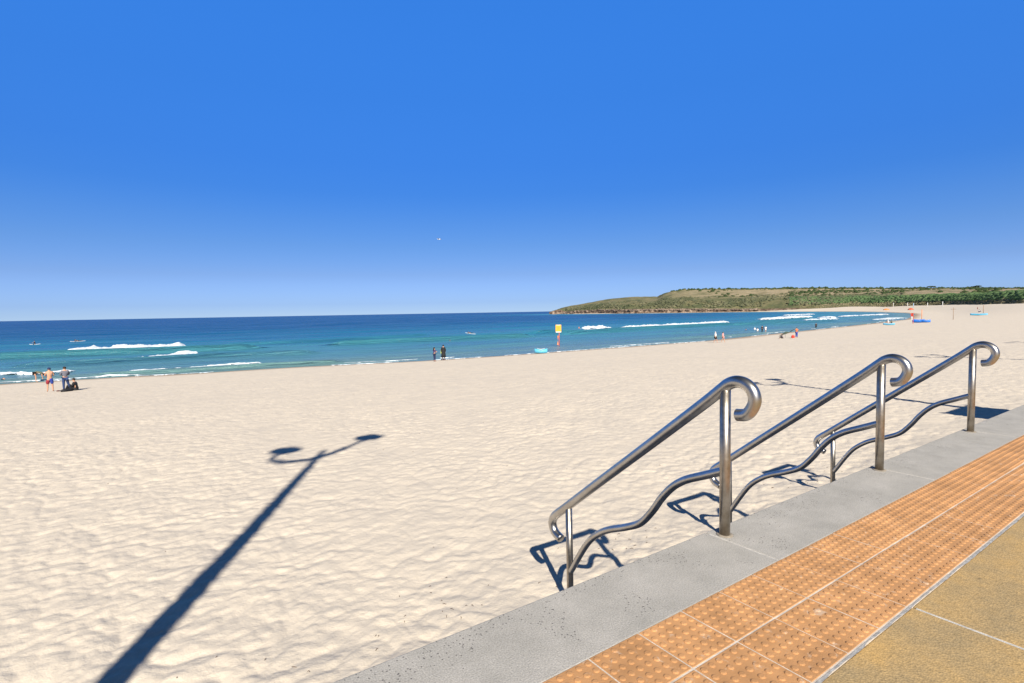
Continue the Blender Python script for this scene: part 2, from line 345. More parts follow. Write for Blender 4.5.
for pts, hgt, wid in ROLLERS:
    P_ = np.array(pts)
    for i in range(len(P_)-1):
        a_, b_ = P_[i], P_[i+1]; e_ = b_-a_; tt = np.clip(((V[:, 0]-a_[0])*e_[0]+(V[:, 1]-a_[1])*e_[1])/(e_@e_), 0, 1); tx_ = V[:, 0]-a_[0]-tt*e_[0]; ty_ = V[:, 1]-a_[1]-tt*e_[1]
        crest = np.maximum(crest, np.exp(-(np.hypot(tx_, ty_+wid*.5)/(wid*1.1))**2)*min(1, hgt+.15))
crest *= .55+.9*fbm(V[:, 0]*.06, V[:, 1]*.2, 71)
o.data.attributes.new('wave_face', 'FLOAT', 'POINT').data.foreach_set('value', np.clip(crest, 0, 1).astype(np.float32))

# ---- foam
foam_mat = material('foam', (.58, .66, .72), .8, color2=(.80, .84, .86), scale=.9, bump=.10, bscale=3, detail=5)
_t = foam_mat.node_tree; _b = _t.nodes['Principled BSDF']; _a = N(_t, 'ShaderNodeAttribute', attribute_name='edge'); _g = N(_t, 'ShaderNodeNewGeometry'); _n = N(_t, 'ShaderNodeTexNoise', i_Scale=1.1, i_Detail=6, i_Roughness=.7); _t.links.new(_g.outputs['Position'], _n.inputs['Vector'])
_s = N(_t, 'ShaderNodeMath', operation='MULTIPLY_ADD'); _t.links.new(_n.outputs['Fac'], _s.inputs[0]); _s.inputs[1].default_value = 2.4; _s.inputs[2].default_value = -.35
_c = N(_t, 'ShaderNodeMath', operation='SUBTRACT'); _t.links.new(_s.outputs[0], _c.inputs[0]); _t.links.new(_a.outputs['Fac'], _c.inputs[1])
_m = N(_t, 'ShaderNodeMapRange'); _m.inputs[1].default_value = 0; _m.inputs[2].default_value = .22; _t.links.new(_c.outputs[0], _m.inputs[0]); _t.links.new(_m.outputs[0], _b.inputs['Alpha'])
EDGE = []
def foam_strip(mb, pts, width, height, seed, ragged=.5, step=.3, holes=0.0):
    P = smooth_path([(p[0], p[1], 0) for p in pts], 12); d = [0]
    for a, b in zip(P, P[1:]): d.append(d[-1]+(b-a).length)
    Ltot = d[-1]; n = max(6, int(Ltot/step)); s = np.linspace(0, Ltot, n)
    px = np.interp(s, d, [p.x for p in P]); py = np.interp(s, d, [p.y for p in P])
    tx = np.gradient(px); ty = np.gradient(py); l = np.hypot(tx, ty); nx, ny = -ty/l, tx/l
    prof = np.array([-1, -.85, -.65, -.45, -.25, -.05, .15, .35, .55, .75, .9, 1.0]); K = len(prof)
    end = np.clip(np.minimum(s, Ltot-s)/(Ltot*.06+.01), 0, 1)**.6
    wv = width*.8*(1-ragged+ragged*2*fbm(s*.5, s*0+seed, seed, 5))*end
    hv = height*.75*(.55+.8*fbm(s*.8, s*0+seed+3, seed+1, 5))*end
    if holes: gate = fbm(s*.12, s*0+seed+9, seed+2, 3) > holes; wv = wv*gate
    shift = width*.6*(fbm(s*.2, s*0+seed+5, seed+3, 4)-.5)
    vs = []; 
    for k, q in enumerate(prof):
        jit = 1+.35*(vnoise(s*1.3+k*7.1, s*0+k, seed+4)-.5)
        ox = px+nx*(shift+q*wv*jit); oy = py+ny*(shift+q*wv*jit)
        hh = hv*(1-abs(q)**2.2)*(.35+1.2*fbm(s*2.2, s*0+k*2.3, seed+6, 2))
        zz = SEA+np.maximum(swell(ox, oy), base_z(ox, oy)-SEA)+hh+(.03 if 0 < k < K-1 else -.06)
        vs.append(np.stack([ox, oy, zz], 1))
    vs = np.stack(vs, 1).reshape(-1, 3); fs = []
    EDGE.extend(np.clip(np.abs(prof)[None, :]**1.5+np.clip(1-end[:, None], 0, 1)*.5, 0, 1).ravel().tolist())
    for i in range(n-1):
        if wv[i] < .05 and wv[i+1] < .05: continue
        for k in range(K-1): a = i*K+k; fs.append((a, a+K, a+K+1, a+1))
    mb.add(vs, fs)
f = MB()
def px_line(*q): return [sp_(*p) for p in q]
foam_strip(f, px_line((68, 352.8), (100, 351.8), (140, 350.2), (165, 349), (187, 348)), 4.2, 1.0, 1, .25)
foam_strip(f, px_line((110, 350.2), (150, 348.9), (187, 347.6)), 3.6, .95, 21, .3)
foam_strip(f, px_line((68, 354.0), (110, 352.8), (150, 351.2)), 3.0, .5, 22, .5)
foam_strip(f, px_line((132, 359.6), (160, 358), (180, 356), (196, 355.0)), 1.8, .4, 2, .35)
foam_strip(f, px_line((174, 355.6), (198, 354.2)), 2.0, .55, 3, .35)
foam_strip(f, px_line((128, 371.8), (180, 370), (225, 367.5), (262, 363.8)), .55, .22, 4, .8)
foam_strip(f, px_line((205, 367.6), (262, 364.2)), .7, .3, 5, .6)
foam_strip(f, px_line((-60, 375.5), (0, 374.4), (40, 374.2), (78, 371.5)), .7, .3, 6, .7)
foam_strip(f, px_line((583, 331.6), (596, 331), (609, 331)), 3.6, .5, 7)
foam_strip(f, px_line((586, 329.6), (597, 328.6), (603, 329.4)), 3.4, 1.0, 8)
foam_strip(f, px_line((620, 328.6), (650, 327.4), (690, 325), (726, 322.4)), 3.4, .8, 9, .3)
foam_strip(f, px_line((700, 324.5), (726, 322.6)), 3.2, .8, 10, .4)
foam_strip(f, px_line((760, 320.2), (780, 319), (808, 316.8)), 5.0, 1.0, 11)
foam_strip(f, px_line((785, 315.8), (812, 314.4)), 4.5, .6, 12, .7)
foam_strip(f, px_line((806, 320.4), (834, 319.4)), 3.0, .6, 13)
foam_strip(f, px_line((824, 318.6), (832, 318.4)), 7.0, 1.2, 14)
foam_strip(f, px_line((842, 317), (856, 316)), 3.5, .5, 15, .8)
foam_strip(f, px_line((862, 316), (884, 314.5)), 4.0, .5, 16, .8)
foam_strip(f, px_line((455, 337.5), (475, 336.6), (512, 335.2)), 1.4, .25, 17, .9, holes=.5)
foam_strip(f, px_line((20, 368), (60, 366.5)), .8, .12, 19, .9, holes=.5)
foam_strip(f, px_line((876, 319.8), (900, 318)), 4., .3, 24, .9)
foam_strip(f, px_line((560, 313.4), (600, 313.2), (640, 313)), 5., .8, 25, .9, holes=.45)
# swash along the waterline
sh = [tuple(q) for q in SHORE[2:23]]
foam_strip(f, [(x, y-.2) for x, y in sh], .30, .05, 30, .9, step=.25, holes=.45)
foam_strip(f, [(x, y+2.2) for x, y in sh[7:]], .3, .05, 31, .9, step=.3, holes=.62)
foam_strip(f, [(-30, 69.8), (-11, 69), (-4, 68.0), (0, 67.2)], .2, .05, 34, .9, step=.25, holes=.45)
fo = f.build('sea_foam', foam_mat, smooth=True); fo.data.attributes.new('edge', 'FLOAT', 'POINT').data.foreach_set('value', np.array(EDGE, np.float32)); tag(fo, kind='stuff'); fo['label'] = 'white foam of the small waves breaking along the beach'; fo['category'] = 'foam'

# ------------------------------------------------------------------ promenade
XA, XB = -60.0, 110.0
def kerb_material():
    m = bpy.data.materials.new('kerb_concrete'); m.use_nodes = True; t = m.node_tree; b = t.nodes['Principled BSDF']; L = t.links.new
    b.inputs['Roughness'].default_value = .9; b.inputs['Specular IOR Level'].default_value = .2
    g = N(t, 'ShaderNodeNewGeometry'); P = g.outputs['Position']
    n1 = N(t, 'ShaderNodeTexNoise', i_Scale=3.2, i_Detail=8, i_Roughness=.72); L(P, n1.inputs['Vector'])
    cr = N(t, 'ShaderNodeValToRGB'); e = cr.color_ramp.elements; e[0].position = .32; e[0].color = (.355, .337, .30, 1); e[1].position = .72; e[1].color = (.485, .455, .408, 1); L(n1.outputs['Fac'], cr.inputs[0])
    n2 = N(t, 'ShaderNodeTexNoise', i_Scale=130., i_Detail=3); L(P, n2.inputs['Vector'])
    c2 = N(t, 'ShaderNodeValToRGB'); c2.color_ramp.elements[0].position = .3; c2.color_ramp.elements[0].color = (.62, .62, .62, 1); c2.color_ramp.elements[1].position = .7; c2.color_ramp.elements[1].color = (1.15, 1.15, 1.15, 1); L(n2.outputs['Fac'], c2.inputs[0])
    mg = N(t, 'ShaderNodeMix', data_type='RGBA', blend_type='MULTIPLY'); mg.inputs[0].default_value = .8; L(cr.outputs[0], mg.inputs[6]); L(c2.outputs[0], mg.inputs[7])
    # worn pits, thicker towards the seaward nose
    vo = N(t, 'ShaderNodeTexVoronoi', i_Scale=60.); L(P, vo.inputs['Vector'])
    lt = N(t, 'ShaderNodeMath', operation='LESS_THAN'); L(vo.outputs['Distance'], lt.inputs[0]); lt.inputs[1].default_value = .25
    n3 = N(t, 'ShaderNodeTexNoise', i_Scale=3.5, i_Detail=3); L(P, n3.inputs['Vector'])
    sp = N(t, 'ShaderNodeSeparateXYZ'); L(P, sp.inputs[0])
    mr = N(t, 'ShaderNodeMapRange'); mr.inputs[1].default_value = 1.75; mr.inputs[2].default_value = 2.22; mr.inputs[3].default_value = -.12; mr.inputs[4].default_value = .07; L(sp.outputs[1], mr.inputs[0])
    ad = N(t, 'ShaderNodeMath', operation='ADD'); L(mr.outputs[0], ad.inputs[0]); L(n3.outputs['Fac'], ad.inputs[1])
    gt = N(t, 'ShaderNodeMath', operation='GREATER_THAN'); L(ad.outputs[0], gt.inputs[0]); gt.inputs[1].default_value = .54
    sc_ = N(t, 'ShaderNodeSeparateColor'); L(vo.outputs['Color'], sc_.inputs[0])
    g2 = N(t, 'ShaderNodeMath', operation='GREATER_THAN'); L(sc_.outputs[0], g2.inputs[0]); g2.inputs[1].default_value = .45
    mu = N(t, 'ShaderNodeMath', operation='MULTIPLY'); L(lt.outputs[0], mu.inputs[0]); L(gt.outputs[0], mu.inputs[1])
    mv = N(t, 'ShaderNodeMath', operation='MULTIPLY'); L(mu.outputs[0], mv.inputs[0]); L(g2.outputs[0], mv.inputs[1])
    mx = N(t, 'ShaderNodeMix', data_type='RGBA'); L(mv.outputs[0], mx.inputs[0]); L(mg.outputs[2], mx.inputs[6]); mx.inputs[7].default_value = (.15, .14, .13, 1)
    L(mx.outputs[2], b.inputs['Base Color'])
    sb = N(t, 'ShaderNodeMath', operation='SUBTRACT'); L(n2.outputs['Fac'], sb.inputs[0]); L(mv.outputs[0], sb.inputs[1])
    bp = N(t, 'ShaderNodeBump', i_Strength=.7, i_Distance=.004); L(sb.outputs[0], bp.inputs['Height']); L(bp.outputs[0], b.inputs['Normal'])
    return m
KM = kerb_material()
k = MB(); x = 3.135-2.56*25
while x < XB:
    k.box((x+1.28, 1.9745, -.20), (2.548, .525, .40), .009); x += 2.56
o = k.build('kerb', KM); tag(o, kind='structure')
mortar = material('mortar', (.50, .47, .42), .95, var=.15, scale=20, bump=.004, bscale=120)
o = MB().box(((XA+XB)/2, 1.955, -.21), (XB-XA-1, .50, .414)).build('mortar_joints', mortar); tag(o, kind='structure')

# tactile paving
def tactile_material():
    m = material('tactile_orange', (.50, .262, .112), .75, var=.16, scale=6, spec=.25); t = m.node_tree; b = t.nodes['Principled BSDF']; L = t.links.new
    g = N(t, 'ShaderNodeNewGeometry'); P = g.outputs['Position']
    src = b.inputs['Base Color'].links[0].from_socket
    # tile to tile tone
    mp = N(t, 'ShaderNodeVectorMath', operation='DIVIDE'); L(P, mp.inputs[0]); mp.inputs[1].default_value = (.32, .325, 9)
    ms = N(t, 'ShaderNodeVectorMath', operation='ADD'); L(mp.outputs[0], ms.inputs[0]); ms.inputs[1].default_value = (.125, -.262, 5)
    fl = N(t, 'ShaderNodeVectorMath', operation='FLOOR'); L(ms.outputs[0], fl.inputs[0])
    wn = N(t, 'ShaderNodeTexWhiteNoise'); L(fl.outputs[0], wn.inputs['Vector'])
    mr = N(t, 'ShaderNodeMapRange'); L(wn.outputs['Value'], mr.inputs[0]); mr.inputs[3].default_value = .92; mr.inputs[4].default_value = 1.07
    m1 = N(t, 'ShaderNodeMix', data_type='RGBA', blend_type='MULTIPLY'); m1.inputs[0].default_value = 1; L(src, m1.inputs[6]); L(mr.outputs[0], m1.inputs[7])
    # pale sand and salt smears
    n = N(t, 'ShaderNodeTexNoise', i_Scale=14, i_Detail=5, i_Roughness=.7, i_Distortion=1.2); L(P, n.inputs['Vector'])
    r2 = N(t, 'ShaderNodeMapRange'); r2.inputs[1].default_value = .60; r2.inputs[2].default_value = .68; r2.inputs[4].default_value = .7; L(n.outputs['Fac'], r2.inputs[0])
    m2 = N(t, 'ShaderNodeMix', data_type='RGBA'); L(r2.outputs[0], m2.inputs[0]); L(m1.outputs[2], m2.inputs[6]); m2.inputs[7].default_value = (.56, .42, .30, 1)
    n4 = N(t, 'ShaderNodeTexNoise', i_Scale=160, i_Detail=2); L(P, n4.inputs['Vector'])
    bp = N(t, 'ShaderNodeBump', i_Strength=.5, i_Distance=.003); L(n4.outputs['Fac'], bp.inputs['Height']); L(bp.outputs[0], b.inputs['Normal'])
    L(m2.outputs[2], b.inputs['Base Color']); return m
tm = tactile_material(); t_ = MB()
ROW = [(1.060, 1.390), (1.402, 1.708)]
x = -.045-.32*14
BP = .32/6
tiles = []
while x < 60:
    for y0, y1 in ROW:
        jz = random.uniform(-.0015, .0015)
        t_.box((x+.16, (y0+y1)/2, -.01+jz), (.3105, y1-y0, .03), .002)
        if -.3 < x < 16:
            ny = 6; sp0 = (y1-y0)/6
            seg = 10 if x < 6 else 6
            for i in range(6):
                for j in range(ny):
                    cx = x+BP*(i+.5); cy = y0+sp0*(j+.5)
                    t_.lathe([(.0165, .004), (.0150, .0078), (.0100, .0098)], (cx, cy, jz), seg)
    x += .32
o = t_.build('tactile_paving', tm); tag(o, kind='structure')
grey = material('grout', (.56, .49, .41), .95, var=.2, scale=14, bump=.003, bscale=90)
o = MB().box(((XA+XB)/2, 1.3745, -.0482), (XB-XA, .668, .10)).build('tile_grout', grey); tag(o, kind='structure')

def paving_material():
    m = bpy.data.materials.new('tan_concrete'); m.use_nodes = True; t = m.node_tree; b = t.nodes['Principled BSDF']; L = t.links.new
    b.inputs['Roughness'].default_value = .9; b.inputs['Specular IOR Level'].default_value = .2
    g = N(t, 'ShaderNodeNewGeometry'); P = g.outputs['Position']
    n1 = N(t, 'ShaderNodeTexNoise', i_Scale=3.2, i_Detail=7, i_Roughness=.7); L(P, n1.inputs['Vector'])
    cr = N(t, 'ShaderNodeValToRGB'); e = cr.color_ramp.elements
    e[0].position = .33; e[0].color = (.33, .245, .13, 1); e[1].position = .68; e[1].color = (.49, .318, .125, 1)
    q = e.new(.5); q.color = (.41, .286, .135, 1); L(n1.outputs['Fac'], cr.inputs[0])
    vo = N(t, 'ShaderNodeTexVoronoi', i_Scale=110.); L(P, vo.inputs['Vector'])
    c2 = N(t, 'ShaderNodeValToRGB'); c2.color_ramp.elements[0].color = (.62, .62, .62, 1); c2.color_ramp.elements[1].position = .8; c2.color_ramp.elements[1].color = (1.22, 1.2, 1.18, 1)
    s_ = N(t, 'ShaderNodeSeparateColor'); L(vo.outputs['Color'], s_.inputs[0]); L(s_.outputs[1], c2.inputs[0])
    mg = N(t, 'ShaderNodeMix', data_type='RGBA', blend_type='MULTIPLY'); mg.inputs[0].default_value = .5; L(cr.outputs[0], mg.inputs[6]); L(c2.outputs[0], mg.inputs[7])
    n3 = N(t, 'ShaderNodeTexNoise', i_Scale=9, i_Detail=3); L(P, n3.inputs['Vector'])
    mr = N(t, 'ShaderNodeMapRange'); mr.inputs[1].default_value = .69; mr.inputs[2].default_value = .74; mr.inputs[4].default_value = .6; L(n3.outputs['Fac'], mr.inputs[0])
    mx = N(t, 'ShaderNodeMix', data_type='RGBA'); L(mr.outputs[0], mx.inputs[0]); L(mg.outputs[2], mx.inputs[6]); mx.inputs[7].default_value = (.10, .08, .05, 1)
    L(mx.outputs[2], b.inputs['Base Color'])
    bp = N(t, 'ShaderNodeBump', i_Strength=.6, i_Distance=.003); L(vo.outputs['Distance'], bp.inputs['Height']); L(bp.outputs[0], b.inputs['Normal'])
    return m
pm = paving_material(); p_ = MB()
x = 3.18-3.0*21
while x < XB:
    for j in range(12):
        y1 = 1.044-j*3.0; p_.box((x+1.5, y1-1.4975, -.10), (2.984, 2.984, .20), .004)
    x += 3.0
o = p_.build('promenade_paving', pm); tag(o, kind='structure')
o = MB().box(((XA+XB)/2, -17.0, -.11), (XB-XA-1, 36.05, .2170)).build('paving_joints', mortar); tag(o, kind='structure')
# ragged grey mortar bead along the paving edge
bead = MB(); n = 900; xs_ = np.linspace(-2, 22, n); y0 = 1.046-.018*fbm(xs_*9, xs_*0, 41, 4); y1 = 1.058+0*xs_
vs = [(a, b_, .0045) for a, b_ in zip(xs_, y0)]+[(a, b_-.008, .0035) for a, b_ in zip(xs_, y1)]
bead.add(vs, [(i, i+1, n+i+1, n+i) for i in range(n-1)])
o = bead.build('mortar_bead', material('grey_mortar', (.36, .35, .33), .95, var=.3, scale=25, bump=.003, bscale=90)); tag(o, kind='structure')
# grass behind the promenade and sea wall / steps below the kerb
o = MB().box((0, -1030, -.16), (6000, 2000, .1)).build('ground', material('inland_ground', (.09, .10, .05), .95, scale=.3, var=.3)); tag(o, kind='structure')
s_ = MB(); yy = 2.222; zz = 0.0
conc = material('step_concrete', (.36, .33, .28), .9, var=.15, scale=2.5, bump=.004, bscale=60)
for i in range(6):
    z_top = -.27*(i+1); y_b = 2.228+.33*i; s_.box(((XA+XB)/2, y_b+.165, (z_top-2.4)/2), (XB-XA, .326, 2.4+z_top if False else abs(-2.4-z_top)), .008)
o = s_.build('sea_wall_steps', conc); tag(o, kind='structure')

# ------------------------------------------------------------------ handrails
def steel_material(name, c1, c2, r1, r2):
    m = bpy.data.materials.new(name); m.use_nodes = True; t = m.node_tree; b = t.nodes['Principled BSDF']; L = t.links.new
    b.inputs['Metallic'].default_value = 1; b.inputs['Roughness'].default_value = .27
    tc = N(t, 'ShaderNodeTexCoord'); n = N(t, 'ShaderNodeTexNoise', i_Scale=9, i_Detail=6, i_Roughness=.7); L(tc.outputs['Object'], n.inputs['Vector'])
    cr = N(t, 'ShaderNodeValToRGB'); e = cr.color_ramp.elements; e[0].position = .3; e[0].color = (*c1, 1); e[1].position = .62; e[1].color = (*c2, 1); L(n.outputs['Fac'], cr.inputs[0]); L(cr.outputs[0], b.inputs['Base Color'])
    mr = N(t, 'ShaderNodeMapRange'); mr.inputs[3].default_value = r1; mr.inputs[4].default_value = r2; L(n.outputs['Fac'], mr.inputs[0]); L(mr.outputs[0], b.inputs['Roughness'])
    n2 = N(t, 'ShaderNodeTexNoise', i_Scale=300, i_Detail=2); L(tc.outputs['Object'], n2.inputs['Vector'])
    bp = N(t, 'ShaderNodeBump', i_Strength=.15, i_Distance=.001); L(n2.outputs['Fac'], bp.inputs['Height']); L(bp.outputs[0], b.inputs['Normal'])
    return m
steel = steel_material('brushed_steel', (.44, .41, .37), (.56, .54, .51), .27, .40); steel_p = steel_material('weathered_steel', (.30, .255, .20), (.48, .44, .385), .30, .46); sealant = material('sealant', (.26, .22, .17), .9, var=.25, scale=30)
YP = 2.135
def make_handrail(label):
    h = thing('handrail', label, 'handrail', (3.205, YP, 0), 0, 'steel handrails down the beach steps')
    def P(l): return [(0, y-YP, z) for y, z in l]
    top = [(2.045, .842), (1.985, .853), (1.948, .888), (1.923, .950), (1.938, 1.012), (1.984, 1.052), (2.045, 1.064), (2.105, 1.045), (2.165, .998), (2.33, .862), (2.888, .421), (3.346, .062), (3.80, -.296), (3.945, -.408), (4.000, -.462), (4.022, -.530), (3.985, -.603), (3.895, -.640)]
    MB().tube(smooth_path(P(top), 8), .0410, 20).build('top_rail', steel, h, True)
    wv = [(3.752, -.90), (3.718, -.849), (3.589, -.648), (3.481, -.507), (3.352, -.399), (3.229, -.327), (3.054, -.250), (2.891, -.161), (2.767, -.025), (2.680, .098), (2.575, .215), (2.457, .300), (2.28, .381), (2.139, .445)]
    MB().tube(smooth_path(P(wv), 6), .0295, 16).build('wavy_rail', steel, h, True)
    MB().tube([(0, 0, -.05), (0, 0, .5), (0, 0, 1.01)], .0355, 20).build('post', steel_p, h, True)
    MB().tube([(0, 3.765-YP, -1.7), (0, 3.768-YP, -.8), (0, 3.775-YP, -.30)], .0320, 16).build('post', steel_p, h, True)
    MB().lathe([(.056, 0), (.054, .003), (.040, .005)], (0, 0, .001), 24).build('base_collar', sealant, h, True)
    return h
h1 = make_handrail('brushed steel handrail nearest the viewer, with curled ends and a wavy lower rail')
h2 = copy_tree(h1); h2.location.x = 5.645; h2.rotation_euler.z = R(-3.4); h2['label'] = 'middle steel handrail, its lower curl half hidden behind the nearest handrail post'
h3 = copy_tree(h1); h3.location.x = 8.195; h3.rotation_euler.z = R(-5.0); h3['label'] = 'farthest of the three steel handrails, looking smallest, by the last kerb joint'

# ------------------------------------------------------------------ lamp posts (outside the frame; their shadows lie on the sand)
lampm = material('painted_steel', (.16, .18, .20), .45, metal=.3, var=.05)
def lamp_post(loc, label):
    t = thing('lamp_post', label, 'lamp post', loc, 0, 'lamp posts along the promenade')
    MB().tube([(0, 0, 0), (-.10, 0, 3), (-.24, 0, 7), (-.35, 0, 10.3)], [.165, .150, .118, .070], 20).build('pole', lampm, t, True)
    MB().lathe([(.26, 0), (.26, .03), (.19, .05), (.17, .35)], (0, 0, 0), 20).build('base', lampm, t)
    MB().tube(smooth_path([(-1.42, 0, 10.72), (-1.52, 0, 10.44), (-1.40, 0, 10.08), (-.93, 0, 9.80), (-.34, 0, 9.76), (.12, 0, 10.1), (.52, 0, 10.6), (.66, 0, 10.80)], 6), [.055]*7+[.07]*7+[.088]*18+[.06]*11, 10).build('arm', lampm, t, True)
    for x, z in ((-1.42, 10.80), (.66, 10.84)):
        a = MB().lathe([(.06, .16), (.18, .13), (.37, .02), (.38, -.02), (.30, -.05), (.1, -.07)], (x, 0, z), 24).build('lamp_shade', lampm, t, True)
        MB().lathe([(.16, -.075), (.13, -.12), (.06, -.15)], (x, 0, z), 16).build('lens', material('milk_glass', (.8, .8, .78), .3), a, True)
    return t
l1 = lamp_post((-3.93, -2.0, 0), 'twin arm lamp post whose long broad shadow crosses the near sand at left')
l2 = copy_tree(l1); l2.location = (16.3, -2.0, 0); l2['label'] = 'twin arm lamp post beyond the farthest handrail, casting the thin distant shadow'
l3 = copy_tree(l1); l3.location = (36.7, -2.0, 0); l3['label'] = 'third twin arm lamp post along the paving, its faint shadow on the middle sand'
l4 = copy_tree(l1); l4.location = (57.0, -2.0, 0); l4['label'] = 'twin arm lamp post farthest along the paving beyond the third one'
# unseen board outside the frame, added to cast the shadow by the farthest handrail
nb = thing('shadow_caster_board', 'wide unseen board by the kerb, added to cast the shadow past the farthest handrail', 'shadow caster', (16.95, .55, 0), 0)
MB().box((0, 0, 1.58), (2.0, .07, 1.5), .01).build('panel', material('board_face', (.35, .42, .45), .5), nb)
for s in (-1, 1): MB().tube([(s*1.04, 0, 0), (s*1.04, 0, 2.4)], .04, 12).build('post', lampm, nb)

# ------------------------------------------------------------------ headland
#     px,  foot range, ridge px y, ridge range, belt top py, belt top range
HT = [(549, 1062, 311.8, 1080, 311.9, 1070), (554, 1060, 310.4, 1080, 310.8, 1070), (562, 1055, 307.8, 1110, 309, 1075), (572, 1040, 305.4, 1120, 307.4, 1070), (590, 985, 302.4, 1100, 305.6, 1040), (612, 920, 298.6, 1090, 303.5, 990), (630, 880, 297.0, 1080, 302.5, 960),
      (648, 865, 296.6, 1060, 302, 940), (657, 860, 296.6, 1040, 301.5, 930), (663, 852, 293.6, 1010, 300.8, 920), (672, 845, 291.0, 1005, 300, 910), (685, 838, 289.4, 1000, 299.4, 900), (700, 830, 289.0, 1000, 299, 890), (760, 805, 288.4, 1000, 298.0, 870),
      (800, 775, 288.0, 1000, 297.0, 850), (850, 735, 288.0, 1000, 296.5, 820), (880, 690, 288.2, 990, 297.0, 760), (915, 630, 288.2, 980, 295.2, 690), (950, 560, 288.2, 960, 294.4, 620), (985, 480, 288.2, 930, 293.6, 540),
      (1024, 405, 288.6, 900, 292.2, 470), (1060, 370, 288.4, 880, 291.4, 440), (1110, 350, 287, 860, 289, 420), (1200, 340, 284, 850, 286, 410)]
HT = np.array(HT, float)
def ang(u): r = ray(u, 300); return math.atan2(r[1], r[0])
HA = np.array([ang(u) for u in HT[:, 0]]); order = np.argsort(HA); HTs = HT[order]; HAs = HA[order]
NA = 700; NR = 110
ga = np.linspace(HAs[0], HAs[-1], NA)
def tab(c): return np.interp(ga, HAs, HTs[:, c])
pu, rf, ry, rr_, by, br = [tab(c) for c in range(6)]
def hz(u, v, rr): # height of the sight line at a range
    r = np.array([ray(a, b) for a, b in zip(u, v)]); return EYE+r[:, 2]*rr/np.hypot(r[:, 0], r[:, 1])
z_r = hz(pu, ry, rr_); z_b = hz(pu, by, br)
fx, fy = rf*np.cos(ga), rf*np.sin(ga); z_f = base_z(fx, fy)-.4
cliff = np.clip(np.interp(pu, [553, 565, 600, 700, 760, 820], [.4, 3.0, 4.2, 3.4, 1.6, 0]), 0, 9)
verts = np.zeros((NR, NA, 3)); zone = np.zeros((NR, NA)); 
for i in range(NR):
    s = i/(NR-1)
    rng_ = np.where(s < .5, rf+(br-rf)*(s/.5), np.where(s < .9, br+(rr_-br)*((s-.5)/.4), rr_+120*(s-.9)/.1))
    jag = 5*fbm(ga*900, ga*0+i*.3, 51, 3)*(s < .12)
    k1 = np.clip(s/.5, 0, 1); 
    zc = np.minimum(cliff, (rng_-rf)*1.2)
    zl = z_f+(z_b-z_f)*np.sin(k1*math.pi/2)**.9
    zl = np.maximum(zl, np.minimum(z_f+zc*1.5, z_b)) if s > .01 else z_f-.5
    k2 = np.clip((s-.5)/.4, 0, 1)
    zu = z_b+(z_r-z_b)*(k2**1.1)
    z = np.where(s < .5, zl, np.where(s < .9, zu, z_r-6*(s-.9)/.1))
    x = rng_*np.cos(ga); y = rng_*np.sin(ga)
    z = z+(fbm(x*.02, y*.02, 52)-.5)*4*math.sin(min(1, s)*math.pi)*np.clip(s*3, 0, 1)*.6+(fbm(x*.1, y*.1, 53)-.5)*1.2*min(1, s*6)
    verts[i, :, 0] = x; verts[i, :, 1] = y; verts[i, :, 2] = z; zone[i] = s
